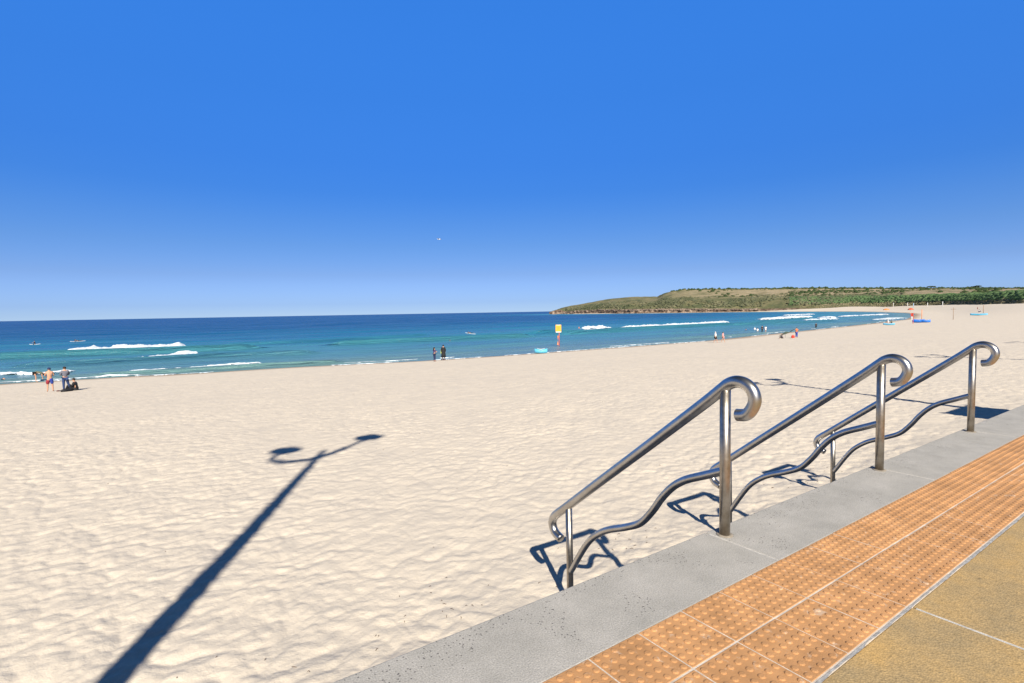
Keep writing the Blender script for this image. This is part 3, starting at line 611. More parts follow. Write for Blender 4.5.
def headland_material():
    m = bpy.data.materials.new('headland'); m.use_nodes = True; t = m.node_tree; b = t.nodes['Principled BSDF']; L = t.links.new
    b.inputs['Roughness'].default_value = .95; b.inputs['Specular IOR Level'].default_value = .1
    g = N(t, 'ShaderNodeNewGeometry'); P = g.outputs['Position']; za = N(t, 'ShaderNodeAttribute', attribute_name='zone')
    n1 = N(t, 'ShaderNodeTexNoise', i_Scale=.035, i_Detail=7, i_Roughness=.65); L(P, n1.inputs['Vector'])
    def ramp(stops):
        r = N(t, 'ShaderNodeValToRGB'); e = r.color_ramp.elements; e[0].position = stops[0][0]; e[0].color = (*stops[0][1], 1); e[1].position = stops[-1][0]; e[1].color = (*stops[-1][1], 1)
        for p, c in stops[1:-1]: q = e.new(p); q.color = (*c, 1)
        return r
    heath = ramp([(.36, (.07, .085, .045)), (.48, (.12, .125, .06)), (.58, (.19, .17, .09)), (.7, (.12, .12, .06))]); L(n1.outputs['Fac'], heath.inputs[0])
    dry = ramp([(.34, (.12, .125, .06)), (.44, (.25, .21, .125)), (.56, (.36, .29, .185)), (.7, (.19, .165, .095))]); L(n1.outputs['Fac'], dry.inputs[0])
    rock = ramp([(.40, (.05, .035, .03)), (.5, (.17, .115, .08)), (.60, (.36, .27, .20))])
    n2 = N(t, 'ShaderNodeTexNoise', i_Scale=.16, i_Detail=6, i_Roughness=.75); L(P, n2.inputs['Vector']); L(n2.outputs['Fac'], rock.inputs[0])
    ad = N(t, 'ShaderNodeMath', operation='MULTIPLY_ADD'); L(n2.outputs['Fac'], ad.inputs[0]); ad.inputs[1].default_value = .14; L(za.outputs['Fac'], ad.inputs[2])
    da = N(t, 'ShaderNodeAttribute', attribute_name='dry'); dm = N(t, 'ShaderNodeMath', operation='MULTIPLY')
    r1 = N(t, 'ShaderNodeMapRange'); r1.inputs[1].default_value = .56; r1.inputs[2].default_value = .66; L(ad.outputs[0], r1.inputs[0]); L(r1.outputs[0], dm.inputs[0]); L(da.outputs['Fac'], dm.inputs[1])
    m1 = N(t, 'ShaderNodeMix', data_type='RGBA'); L(dm.outputs[0], m1.inputs[0]); L(heath.outputs[0], m1.inputs[6]); L(dry.outputs[0], m1.inputs[7])
    ra = N(t, 'ShaderNodeAttribute', attribute_name='rock')
    m2 = N(t, 'ShaderNodeMix', data_type='RGBA'); L(ra.outputs['Fac'], m2.inputs[0]); L(m1.outputs[2], m2.inputs[6]); L(rock.outputs[0], m2.inputs[7])
    L(m2.outputs[2], b.inputs['Base Color'])
    bp = N(t, 'ShaderNodeBump', i_Strength=1, i_Distance=1.5); L(n2.outputs['Fac'], bp.inputs['Height']); L(bp.outputs[0], b.inputs['Normal'])
    return m
i, j = np.meshgrid(np.arange(NR-1), np.arange(NA-1), indexing='ij'); a = (i*NA+j).ravel()
hd = link_mesh('headland', verts.reshape(-1, 3), np.stack([a, a+1, a+NA+1, a+NA], 1)[:, ::-1].copy(), headland_material(), smooth=True); tag(hd, kind='structure')
hd.data.attributes.new('zone', 'FLOAT', 'POINT').data.foreach_set('value', zone.ravel().astype(np.float32))
rock = np.zeros((NR, NA)); 
for i in range(NR):
    s = i/(NR-1); lim = np.interp(pu, [553, 565, 620, 700, 790, 830], [.6, .17, .13, .09, .05, 0.0])+.03*(fbm(ga*400, ga*0+.5, 57)-.5)
    rock[i] = np.clip((lim-s)/.02, 0, 1)
hd.data.attributes.new('dry', 'FLOAT', 'POINT').data.foreach_set('value', np.tile(np.clip(np.interp(pu, [600, 668, 690, 770, 1100], [.15, .2, .6, 1, 1]), 0, 1), NR).astype(np.float32))
hd.data.attributes.new('rock', 'FLOAT', 'POINT').data.foreach_set('value', rock.ravel().astype(np.float32))

# lumps of vegetation: clumps of leaf faces
def leafmat(name, c1, c2, sc_=.06):
    return material(name, c1, .9, color2=c2, scale=sc_, spec=.1, detail=6)
ico = bmesh.new(); bmesh.ops.create_icosphere(ico, subdivisions=1, radius=1); ICV = np.array([v.co[:] for v in ico.verts]); ico.verts.index_update(); ICF = np.array([[v.index for v in f.verts] for f in ico.faces]); ico.free()
def clumps(name, mat, pts, sizes, flat=.6, label=None, cat=None, kind=None, parent=None):
    pts = np.array(pts); n = len(pts); k = len(ICV)
    d = 1+.55*(rng.rand(n, k, 1)-.5)
    sc3 = np.stack([sizes*(.8+.5*rng.rand(n)), sizes*(.8+.5*rng.rand(n)), sizes*flat*(.7+.6*rng.rand(n))], 1)[:, None, :]
    V = (ICV[None]*d*sc3+pts[:, None, :]).reshape(-1, 3); Fa = (ICF[None]+(np.arange(n)*k)[:, None, None]).reshape(-1, 3)
    o = link_mesh(name, V, Fa, mat, parent); 
    if kind: tag(o, label, cat, None, kind)
    return o
def scatter(n, u0, u1, s0, s1, dens=None, seed=0):
    out = []; ss = []; r_ = np.random.RandomState(seed)
    while len(out) < n:
        u = r_.uniform(u0, u1, 4000); s = r_.uniform(s0, s1, 4000)
        jj = np.clip(np.searchsorted(ga, [ang(q) for q in u]), 1, NA-1); ii = np.clip((s*(NR-1)).astype(int), 0, NR-1)
        p = verts[ii, jj]; d = fbm(p[:, 0]*.02, p[:, 1]*.02, 60+seed, 3)
        ok = d+.25*r_.rand(4000) > (dens if dens is not None else .0)
        out += [tuple(q) for q in p[ok]]
    return np.array(out[:n])
green = leafmat('dune_scrub_leaves', (.065, .115, .045), (.12, .18, .075), .05)
heathm = leafmat('heath_leaves', (.06, .075, .04), (.165, .155, .09), .05)
ridge = leafmat('ridge_scrub_leaves', (.03, .05, .02), (.055, .075, .03), .1)
r2 = np.random.RandomState(3)
p1 = scatter(9500, 790, 1110, .12, .50, .44, 1)
clumps('dune_scrub', green, p1, .7+1.5*r2.rand(len(p1))**2, .55, 'band of dense green bushes on the dune behind the beach', 'bushes', 'stuff')
p2 = scatter(5500, 566, 905, .11, .62, .60, 2)
clumps('coastal_heath', heathm, p2, 1.2+2.2*r2.rand(len(p2))**3, .38, 'low grey green heath covering the headland slopes', 'heath', 'stuff')
p3 = np.vstack([scatter(900, 672, 1080, .86, .91, .0, 3), scatter(500, 690, 1000, .55, .88, .70, 4)])
clumps('ridge_scrub', ridge, p3, 1.2+2.0*r2.rand(len(p3))**2, .7, 'dark line of low scrub along the skyline of the headland', 'scrub', 'stuff')
p5 = scatter(400, 985, 1110, .4, .55, .3, 6)
clumps('tall_dune_scrub', green, p5, .8+1.1*r2.rand(len(p5))**2, .6, 'taller dark bushes cresting the dune at the right edge', 'bushes', 'stuff')
# low dune grass fringe
p4 = scatter(3000, 800, 1110, .02, .16, .45, 5)
clumps('dune_grass', leafmat('dune_grass_blades', (.20, .18, .09), (.33, .28, .17)), p4, .4+.5*r2.rand(len(p4)), .5, 'straw coloured grass fringe at the top of the sand', 'grass', 'stuff')
# shore rocks
p6 = scatter(1100, 552, 760, .0, .06, .35, 7)
rockm = material('sandstone_rocks', (.07, .05, .04), .9, color2=(.36, .27, .20), scale=.12, detail=6)
clumps('shore_rocks', rockm, p6+np.array([0, 0, .2]), 1.0+1.6*r2.rand(len(p6))**2, .4, 'brown and pinkish rocks along the foot of the headland', 'rocks', 'stuff')
# skyline trees
bark = material('bark', (.12, .09, .06), .9)
def tree(u, ptop, rr, wid, label):
    a = ang(u); j = int(np.clip(np.searchsorted(ga, a), 1, NA-1)); i = int(.885*(NR-1)); b = verts[i, j]
    top = at_range(u, ptop, math.hypot(b[0], b[1]))[2]; H = max(3.5, top-b[2])
    t = thing('windswept_tree', label, 'tree', tuple(b), 0, 'lone trees on the skyline')
    m = MB().tube([(0, 0, -.5), (.2, 0, H*.3), (.1, .2, H*.6)], [.35, .28, .15], 8)
    for k in range(4): q = k*1.57; m.tube([(.15, 0, H*.35), (math.cos(q)*wid*.3, math.sin(q)*wid*.3, H*.65)], [.15, .05], 6)
    m.build('trunk', bark, t)
    n = 90; r3 = np.random.RandomState(int(u)); ph = r3.rand(n)*6.28; q = r3.rand(n)**.5
    pts = np.stack([np.cos(ph)*q*wid*.5, np.sin(ph)*q*wid*.5, H*(.62+.36*(r3.rand(n)-.3)*(1-q*.6))], 1)
    clumps('crown', ridge, pts, .4+.55*r3.rand(n), .7, parent=t)
for u, v, wd, lb in ((931.5, 285.6, 9, 'broad dark tree alone on the skyline, the one farthest left of the three'), (973.5, 286.2, 4.5, 'small dark tree on the skyline, left one of the close pair'), (978.5, 284.9, 6.5, 'taller round tree on the skyline, right one of the close pair')):
    tree(u, v, 950, wd, lb)

# ------------------------------------------------------------------ people
def skinmat(c): return material('skin', c, .6, var=.05)
SK = skinmat((.50, .27, .17)); SKT = skinmat((.36, .18, .11)); 
MATS = {}
def cloth(name, c, var=.15):
    if name not in MATS: MATS[name] = material(name, c, .85, var=var, scale=20, bump=.004, bscale=25)
    return MATS[name]
HAIR = cloth('dark_hair', (.02, .014, .01)); BLACK = cloth('black_fabric', (.012, .012, .015)); NAVY = cloth('navy_fabric', (.015, .025, .08))
RED = cloth('red_fabric', (.25, .02, .035)); BLUE = cloth('blue_fabric', (.025, .05, .28)); GREYF = cloth('grey_fabric', (.14, .14, .17)); JEAN = cloth('denim', (.02, .045, .13))
WHITE = cloth('white_fabric', (.75, .75, .75)); PINK = cloth('pink_fabric', (.68, .33, .33)); PURP = cloth('purple_fabric', (.07, .045, .12)); ORNG = cloth('orange_fabric', (.70, .16, .05)); OLIVE = cloth('olive_fabric', (.12, .14, .09))
def skinned(name, verts, edges, rad, mat, parent, roots=(0,), sub=1):
    me = bpy.data.meshes.new(name); me.from_pydata([tuple(v) for v in verts], edges, []); me.update(); me.materials.append(mat)
    o = bpy.data.objects.new(name, me); COL.objects.link(o); o.parent = parent
    md = o.modifiers.new('skin', 'SKIN'); md.use_smooth_shade = True
    sv = me.skin_vertices[0].data if len(me.skin_vertices) else None
    if sv is None:
        me.attributes
    for i, r_ in enumerate(rad): sv[i].radius = (r_, r_); sv[i].use_root = i in roots
    if sub: s_ = o.modifiers.new('sub', 'SUBSURF'); s_.levels = sub; s_.render_levels = sub
    return o
STAND = dict(pel=(0, 0, .93), spi=(0, 0, 1.12), che=(0, .0, 1.32), nek=(0, 0, 1.47), hed=(0, .015, 1.58), crn=(0, .01, 1.68),
             shl=(-.17, 0, 1.40), ell=(-.23, -.02, 1.13), wrl=(-.22, .08, .90), shr=(.17, 0, 1.40), elr=(.23, -.02, 1.13), wrr=(.22, .08, .90),
             hpl=(-.09, 0, .88), knl=(-.10, .02, .49), anl=(-.11, 0, .08), tol=(-.12, .15, .03), hpr=(.09, 0, .88), knr=(.10, .02, .49), anr=(.11, 0, .08), tor=(.12, .15, .03))
RAD = dict(pel=.125, spi=.115, che=.14, nek=.052, hed=.088, crn=.070, shl=.065, ell=.043, wrl=.028, shr=.065, elr=.043, wrr=.028, hpl=.088, knl=.058, anl=.038, tol=.035, hpr=.088, knr=.058, anr=.038, tor=.035)
EDG = [('pel', 'spi'), ('spi', 'che'), ('che', 'nek'), ('nek', 'hed'), ('hed', 'crn'), ('che', 'shl'), ('shl', 'ell'), ('ell', 'wrl'), ('che', 'shr'), ('shr', 'elr'), ('elr', 'wrr'),
       ('pel', 'hpl'), ('hpl', 'knl'), ('knl', 'anl'), ('anl', 'tol'), ('pel', 'hpr'), ('hpr', 'knr'), ('knr', 'anr'), ('anr', 'tor')]
def person(label, loc, rz, pose=None, skin=SK, wear=(), hair='short', scale=1.0, group='people on the beach', capmat=None):
    """wear: list of (name, material, joints, extra radius, stop fractions)"""
    P = dict(STAND); P.update(pose or {})
    t = thing('person', label, 'person', loc, rz, group); t.scale = (scale,)*3
    V = {k: Vector(v) for k, v in P.items()}
    names = list(P); idx = {k: i for i, k in enumerate(names)}
    vs = [V[k] for k in names]; es = [(idx[a], idx[b]) for a, b in EDG]; rad = [RAD[k] for k in names]; roots = [idx['pel']]
    # nose
    fwd = (V['tol']-V['anl']+V['tor']-V['anr']); fwd.z = 0; fwd = fwd.normalized() if fwd.length > .01 else Vector((0, 1, 0))
    hn = (V['crn']-V['nek']).normalized(); ff = (fwd-hn*fwd.dot(hn)); ff = ff.normalized() if ff.length > .05 else Vector((0, 0, -1))
    def chain(pts, rr):
        b = len(vs); roots.append(b)
        for p, r_ in zip(pts, rr): vs.append(p); rad.append(r_)
        for q in range(len(pts)-1): es.append((b+q, b+q+1))
    chain([V['hed']+ff*.075, V['hed']+ff*.105-hn*.012], [.016, .012])
    sx = hn.cross(ff)
    for s in (-1, 1): chain([V['hed']+sx*s*.075, V['hed']+sx*s*.097+hn*.01], [.014, .012])
    # hands: palm, four fingers, thumb
    for el, wr, s in (('ell', 'wrl', -1), ('elr', 'wrr', 1)):
        d = (V[wr]-V[el]).normalized(); sd = d.cross(Vector((s*1., .2, .1))).normalized(); pl = V[wr]+d*.055
        chain([V[wr], pl, pl+d*.03], [.026, .034, .03])
        nrm = d.cross(sd)
        for q in range(4):
            o_ = sd*(q-1.5)*.019; L_ = (.068, .078, .074, .058)[q]
            chain([pl+o_+d*.03, pl+o_+d*(.03+L_*.55)+nrm*.004, pl+o_+d*(.03+L_)+nrm*.018], [.010, .009, .007])
        chain([pl-d*.03-sd*.02, pl-sd*.05+d*.005, pl-sd*.058+d*.035], [.012, .010, .008])
    skinned('body', vs, es, rad, skin, t, set(roots))
    for nm, mt, js, ex in wear:
        pts = []; ee = []; rr = []; id2 = {}
        for j in js:
            if isinstance(j, tuple): a, b, f_ = j; p = V[a].lerp(V[b], f_); r_ = RAD[a]*(1-f_)+RAD[b]*f_; key = a+b
            else: p = V[j]; r_ = RAD[j]; key = j
            id2[key] = len(pts); pts.append(p); rr.append(r_+ex)
        for a, b in EDG:
            ka = a if a in id2 else None
            if ka and b in id2: ee.append((id2[a], id2[b]))
            elif ka and a+b in id2: ee.append((id2[a], id2[a+b]))
            elif b in id2 and a+b in id2: ee.append((id2[b], id2[a+b]))
        skinned(nm, pts, ee, rr, mt, t, (0,))
    up_ = hn; c = V['hed'].lerp(V['crn'], .62)
    hm = capmat or HAIR; pts = [c+up_*.012-ff*.012]; 
    m = MB(); bm = bmesh.new(); bmesh.ops.create_icosphere(bm, subdivisions=2, radius=.103)
    rot = Matrix((sx, ff, up_)).transposed().to_4x4()
    for v in bm.verts:
        v.co.z *= .92
        if v.co.z < -.01 and v.co.y > .0: v.co *= .72
    bmesh.ops.transform(bm, matrix=Matrix.Translation(c-ff*.014+up_*.002)@rot, verts=bm.verts); m.bm(bm)
    if hair == 'long': m.tube([c-ff*.05, c-ff*.085-up_*.12, c-ff*.09-up_*.34], [.085, .085, .04], 10)
    m.build('cap' if capmat else 'hair', hm, t, True)
    return t
TEE = ['pel', 'spi', 'che', 'shl', 'shr', ('shl', 'ell', .6), ('shr', 'elr', .6)]
LSL = ['pel', 'spi', 'che', 'shl', 'shr', 'ell', 'elr', ('ell', 'wrl', .85), ('elr', 'wrr', .85)]
SHO = ['pel', 'hpl', 'hpr', ('hpl', 'knl', .85), ('hpr', 'knr', .85)]
BRF = ['pel', 'hpl', 'hpr', ('hpl', 'knl', .25), ('hpr', 'knr', .25)]
PAN = ['pel', 'hpl', 'hpr', 'knl', 'knr', ('knl', 'anl', .92), ('knr', 'anr', .92)]
def face_away(x, y, extra=0.0): return math.atan2(y, x)-math.pi/2+extra      # model faces +y
def ps(u, v): return on_sand(u, v)

# man in red and blue shorts
x, y, z = ps(50.5, 392); 
arms = dict(ell=(-.25, .06, 1.16), wrl=(-.12, .24, 1.12), elr=(.25, .06, 1.16), wrr=(.12, .24, 1.10))
pA = person('shirtless person in red and blue shorts and a dark cap standing on the sand', (x, y, z), face_away(x, y), dict(arms, anl=(-.15, 0, .08), tol=(-.17, .14, .03), anr=(.15, 0, .08), tor=(.17, .14, .03), knl=(-.13, .02, .49), knr=(.13, .02, .49)),
       wear=[('shorts', BLUE, ['pel', 'hpr', ('hpr', 'knr', .92)], .035), ('shorts_panel', RED, ['hpl', ('hpl', 'knl', .92)], .048)], capmat=NAVY, scale=.97)
# man in grey top and jeans
x, y, z = ps(66, 391.3)
person('person in a grey long sleeved top and dark blue jeans standing beside the dark bags', (x, y, z), face_away(x, y, .2), dict(arms, knr=(.16, .04, .50), anr=(.27, -.02, .08), tor=(.32, .12, .03)),
       wear=[('jeans', JEAN, PAN, .022), ('top', GREYF, LSL, .022)], scale=.98)
# seated in black
SIT = dict(pel=(0, 0, .12), spi=(0, -.02, .30), che=(0, .03, .50), nek=(0, .07, .65), hed=(0, .10, .76), crn=(0, .10, .86), shl=(-.17, .05, .58), shr=(.17, .05, .58), ell=(-.24, .14, .36), elr=(.24, .14, .36), wrl=(-.14, .36, .38), wrr=(.14, .36, .38),
           hpl=(-.1, .02, .12), hpr=(.1, .02, .12), knl=(-.12, .40, .46), knr=(.12, .40, .46), anl=(-.11, .52, .08), anr=(.11, .52, .08), tol=(-.12, .67, .04), tor=(.12, .67, .04))
x, y, z = ps(76, 390.5)
person('person dressed in black sitting on the sand right of the standing pair', (x, y, z-.02), face_away(x, y, 1.3), SIT, wear=[('trousers', BLACK, PAN, .02), ('top', BLACK, LSL, .025)])
# bent over person at the water's edge
BEND = dict(pel=(0, -.08, .88), spi=(0, .12, .93), che=(0, .36, .90), nek=(0, .50, .84), hed=(0, .59, .76), crn=(0, .65, .68), shl=(-.17, .42, .86), shr=(.17, .42, .86), ell=(-.19, .46, .60), elr=(.19, .46, .60), wrl=(-.14, .50, .36), wrr=(.14, .50, .36), hpl=(-.09, -.07, .85), hpr=(.09, -.07, .85))
x, y, z = ps(36, 382.3)
person('person in a dark top bending over in the shallow water at the far left', (x, y, z), face_away(x, y, -1.5), BEND, wear=[('top', OLIVE, TEE, .03), ('shorts', BLACK, BRF, .03)])
# crouching figure at left frame edge
x, y, z = ps(-1, 383)
person('person in black lying low at the waterline at the left photo edge', (x, y, z-.05), face_away(x, y, -1.5), dict(SIT, spi=(0, -.14, .20), che=(0, -.30, .26), nek=(0, -.44, .30), hed=(0, -.52, .36), crn=(0, -.58, .42), shl=(-.17, -.34, .26), shr=(.17, -.34, .26), ell=(-.22, -.30, .1), elr=(.22, -.30, .1), wrl=(-.2, -.1, .06), wrr=(.2, -.1, .06)),
       wear=[('wetsuit', BLACK, LSL, .02), ('shorts', BLACK, SHO, .02)])
# dark bags beside them
def soft_bag(label, loc, dims, mat, name='beach_bag', cat='bag', seed=1, rz=0):
    t = thing(name, label, cat, loc, rz); bm = bmesh.new(); bmesh.ops.create_icosphere(bm, subdivisions=3, radius=.5); r_ = random.Random(seed)
    for v in bm.verts:
        v.co = Vector((math.copysign(abs(v.co.x*2)**.6, v.co.x)*dims[0]/2, math.copysign(abs(v.co.y*2)**.6, v.co.y)*dims[1]/2, (math.copysign(abs(v.co.z*2)**.7, v.co.z)*.5+.42)*dims[2]))
        v.co += Vector((r_.uniform(-.02, .02), r_.uniform(-.02, .02), r_.uniform(-.02, .02)))
    MB().bm(bm).build('bag_body', mat, t, True)
    MB().tube(smooth_path([(-dims[0]*.25, 0, dims[2]*.8), (-dims[0]*.15, .02, dims[2]*1.15), (dims[0]*.15, .02, dims[2]*1.15), (dims[0]*.25, 0, dims[2]*.8)], 4), .015, 6).build('handle', mat, t)
    return t
x, y, z = ps(67, 391.8); soft_bag('long black bag lying on the sand at the feet of the person in jeans', (x, y, z-.02), (.75, .4, .22), BLACK, rz=.9)
x, y, z = ps(70.6, 391); soft_bag('second black bag between the person in jeans and the seated person', (x, y, z-.02), (.4, .3, .25), BLACK, seed=2, rz=.7)
x, y, z = ps(58.3, 391.8); soft_bag('small dark red bag on the sand between the two standing people', (x, y, z-.02), (.2, .14, .08), cloth('maroon', (.12, .02, .025)), seed=3, rz=.8)
# two at the waterline, centre
x, y, z = ps(434.6, 361.8)
person('person with long dark hair, a purple top and dark leggings standing at the waterline', (x, y, z), face_away(x, y, -.9), dict(wrl=(-.05, .28, 1.15), ell=(-.22, .12, 1.12), wrr=(.05, .28, 1.12), elr=(.22, .12, 1.12)), wear=[('leggings', NAVY, PAN, .015), ('top', PURP, TEE, .02)], hair='long', scale=.96)
x, y, z = ps(443.6, 360.4)
pr = person('person wrapped in a long black robe facing the sea at the waterline', (x, y, z), face_away(x, y), wear=[('top', BLACK, LSL, .03)], scale=1.08)
MB().lathe([(.27, .32), (.25, .6), (.21, .95), (.20, 1.2), (.22, 1.36), (.12, 1.46)], (0, 0, 0), 14).build('robe', BLACK, pr, True)
MB().box((-.27, .12, .95), (.10, .20, .42), .03).build('towel', cloth('yellow_green_towel', (.35, .40, .10)), pr)
# couple walking
STR = dict(anl=(-.10, .22, .08), tol=(-.11, .37, .05), knl=(-.10, .16, .48), anr=(.10, -.26, .12), tor=(.11, -.12, .03), knr=(.10, -.04, .50))
x, y, z = ps(715.5, 343); person('person in a white shirt and black shorts walking along the wet sand', (x, y, z), R(190), STR, wear=[('shirt', WHITE, TEE, .03), ('shorts', BLACK, SHO, .03)], capmat=WHITE)
x, y, z = ps(723, 342.6); person('person in a pink shirt walking beside the one in white', (x, y, z), R(190), STR, wear=[('shirt', PINK, TEE, .03), ('shorts', PINK, BRF, .025)], scale=.95)
# at and in the water
def sea_person(u, v, label, depth, **k):
    p = at_z(u, v, SEA); return person(label, (p[0], p[1], SEA-depth), face_away(p[0], p[1], k.pop('turn', .3)), **k)
sea_person(762.2, 331.6, 'person in black wading near the white shirted bather', .25, wear=[('wetsuit', BLACK, LSL, .02), ('trousers', BLACK, PAN, .02)])
sea_person(765.6, 332.0, 'pale bather in a white top right next to the dark wader', .2, wear=[('shirt', WHITE, TEE, .03), ('shorts', WHITE, BRF, .02)], scale=.95)
sea_person(757.5, 331.0, 'small bather in white standing waist deep left of the dark wader', .95, wear=[('shirt', WHITE, TEE, .02)])
sea_person(754.8, 329.5, 'bather in a white cap farther out, in the water up to the chest', 1.15, wear=[('shirt', WHITE, TEE, .02)], capmat=WHITE)
sea_person(746, 330.3, 'dark haired bather only head and shoulders above the water, left of the group', 1.3, wear=[('wetsuit', NAVY, LSL, .02)])
sea_person(816, 327.6, 'person in a black wetsuit standing knee deep alone at the water edge', .45, wear=[('wetsuit', BLACK, LSL, .03), ('trousers', BLACK, PAN, .03)])
sea_person(579, 328.2, 'swimmer with an orange cap by the white water right of the yellow sign', 1.25, wear=[('shirt', ORNG, TEE, .02)], capmat=ORNG)
sea_person(449.8, 341.3, 'lone dark swimmer behind the pair at the waterline', 1.4, wear=[('wetsuit', BLACK, LSL, .02)])
# family with the sun shelter
x, y, z = ps(796.5, 338); person('person in an orange top and blue trousers holding up a green towel', (x, y, z), R(150), dict(elr=(.25, .2, 1.25), wrr=(.2, .42, 1.35), ell=(-.22, .2, 1.25), wrl=(-.1, .42, 1.35)), wear=[('trousers', BLUE, PAN, .03), ('top', ORNG, TEE, .03)])
q = (x, y, z)
tw = thing('beach_shelter', 'grey green cloth shelter blowing out beside the person in orange', 'shelter', q, 0)
def cloth_sheet(pts0, pts1, n=14, bul=.12, th=.02):
    vs = []; 
    for s in (0, 1):
        for i in range(n):
            t = i/(n-1)
            for j in range(6):
                k = j/5; a = Vector(pts0[0]).lerp(Vector(pts0[1]), t); b = Vector(pts1[0]).lerp(Vector(pts1[1]), t); p = a.lerp(b, k)
                p += Vector((0, 0, -bul*math.sin(math.pi*t)*4*t*(1.2-t)+.05*math.sin(9*t+k*2)+s*th)); vs.append(p)
    fs = []; 
    for i in range(n-1):
        for j in range(5): a = i*6+j; fs.append((a, a+1, a+7, a+6)); b = a+n*6; fs.append((b, b+6, b+7, b+1))
    for i in range(n-1):
        for j in (0, 5): a = i*6+j; fs.append((a, a+6, a+6+n*6, a+n*6))
    return MB().add(vs, fs)
tvec = Vector(ps(784.5, 338))-Vector(q); d_ = tvec.normalized()
cloth_sheet([(0, .1, 1.45), d_*2.6+Vector((0, .1, .95))], [(0, .7, 1.25), d_*2.6+Vector((0, 1.2, .25))]).build('canopy', OLIVE, tw, True)
MB().tube([d_*2.5+Vector((0, .1, -.1)), d_*2.5+Vector((0, .1, 1.0))], .02, 8).build('pole', lampm, tw)
x, y, z = ps(782.3, 338.6); person('child in dark clothes sitting on the sand left of the green cloth', (x, y, z), R(60), SIT, wear=[('top', GREYF, LSL, .02), ('trousers', BLACK, PAN, .02)], scale=.8)
x, y, z = ps(793, 338.2); soft_bag('bright red beach bag between the green cloth and the person in orange', (x, y, z), (.55, .45, .5), cloth('bright_red', (.70, .05, .03)), seed=5)

# ------------------------------------------------------------------ surfers
boardw = material('board_white', (.80, .82, .82), .35, var=.04)
def board_mesh(L=2.2, W=.55, th=.08):
    n = 16; vs = []; fs = []; m = 10
    for i in range(n):
        t = i/(n-1); x = (t-.5)*L; wv = W/2*max(.02, math.sin(math.pi*min(1, max(0, t*.94+.03)))**.6); rk = .10*(2*t-1)**2
        for k in range(m): a = 2*math.pi*k/m; vs.append((x, wv*math.cos(a), rk+th/2*math.sin(a)))
    for i in range(n-1):
        for k in range(m): fs.append((i*m+k, i*m+(k+1) % m, (i+1)*m+(k+1) % m, (i+1)*m+k))
    fs.append(tuple(range(m))[::-1]); fs.append(tuple((n-1)*m+k for k in range(m)))
    return MB().add(vs, fs)
PRONE = dict(pel=(0, 0, .16), spi=(0, .2, .18), che=(0, .42, .24), nek=(0, .54, .33), hed=(0, .62, .42), crn=(0, .63, .52), shl=(-.17, .46, .26), shr=(.17, .46, .26), ell=(-.34, .6, .16), elr=(.34, .6, .16), wrl=(-.36, .78, .02), wrr=(.36, .78, .02),
             hpl=(-.09, -.05, .15), hpr=(.09, -.05, .15), knl=(-.10, -.45, .14), knr=(.10, -.45, .14), anl=(-.09, -.85, .15), anr=(.09, -.85, .15), tol=(-.09, -.98, .12), tor=(.09, -.98, .12))
SITB = dict(SIT, hpl=(-.12, .02, .14), knl=(-.30, .36, .02), knr=(.30, .36, .02), anl=(-.33, .30, -.35), anr=(.33, .30, -.35), tol=(-.34, .44, -.4), tor=(.34, .44, -.4))
def surfer(u, v, L, rz, pose, lb, lp, tilt=0, lift=0):
    p = at_z(u, v, SEA+.1); zs = SEA+float(swell(np.array([p[0]]), np.array([p[1]]))[0])+.06+lift
    b = board_mesh(L, .6, .10).build('surfboard', boardw, None, True); tag(b, lb, 'surfboard', 'surfboards out in the water'); b.location = (p[0], p[1], zs+.02); b.rotation_euler = (0, tilt, rz)
    person(lp, (p[0], p[1], zs+.04), rz-math.pi/2, pose, wear=[('wetsuit', BLACK, LSL, .015), ('leggings', BLACK, PAN, .012)], group='surfers in the sea')
surfer(35, 344.5, 2.0, R(190), SITB, 'short white surfboard under the surfer at the far left', 'surfer in black sitting on the shorter board at the far left')
surfer(78, 341.3, 3.4, R(200), PRONE, 'long white surfboard above the large left breaker', 'surfer in black lying on the long white board above the left breaker')
surfer(470.5, 335.3, 2.7, R(160), PRONE, 'white surfboard tilted on the green swell in mid water', 'surfer in black lying on the tilted board on the green swell in mid water', -.16, .40)

# ------------------------------------------------------------------ beach equipment
yel = material("yellow_board", (.78, .36, .03), .5, var=.05); redp = material('red_paint', (.55, .06, .03), .5, var=.05); whp = material("white_paint", (.70, .69, .66), .6, var=.06)
lb_ = material('light_blue_foam', (.10, .42, .62), .5, var=.1); rb_ = material('royal_blue_foam', (.02, .17, .62), .5, var=.1); orp = material('orange_paint', (.72, .22, .04), .6, var=.08)
x, y, z = ps(559.3, 349.6); rz = math.atan2(y, x)-math.pi/2
sg = thing('warning_sign', 'tall yellow beach sign on a red pole at the waterline right of the blue board', 'sign', (x, y, z), rz)
MB().tube([(0, 0, -.3), (0, 0, 3.7)], .055, 10).build('pole', redp, sg, True)
pn = MB().box((-.1, -.08, 3.25), (.92, .05, 1.25), .02).build('sign_board', yel, sg)
MB().box((-.1, -.109, 2.68), (.86, .006, .14)).build('white_strip', whp, pn)
MB().box((-.1, -.109, 3.82), (.7, .006, .07)).build('white_strip', whp, pn)
MB().box((-.1, -.110, 3.3), (.34, .006, .5), .002).build('hazard_symbol', material('amber_paint', (.80, .30, .02), .5, var=.05), pn)
cloth_sheet([(-.06, -.02, 2.0), (-.34, -.02, .55)], [(-.28, .05, 2.0), (-.12, .0, .55)], bul=0).build('rescue_tube', orp, sg, True)
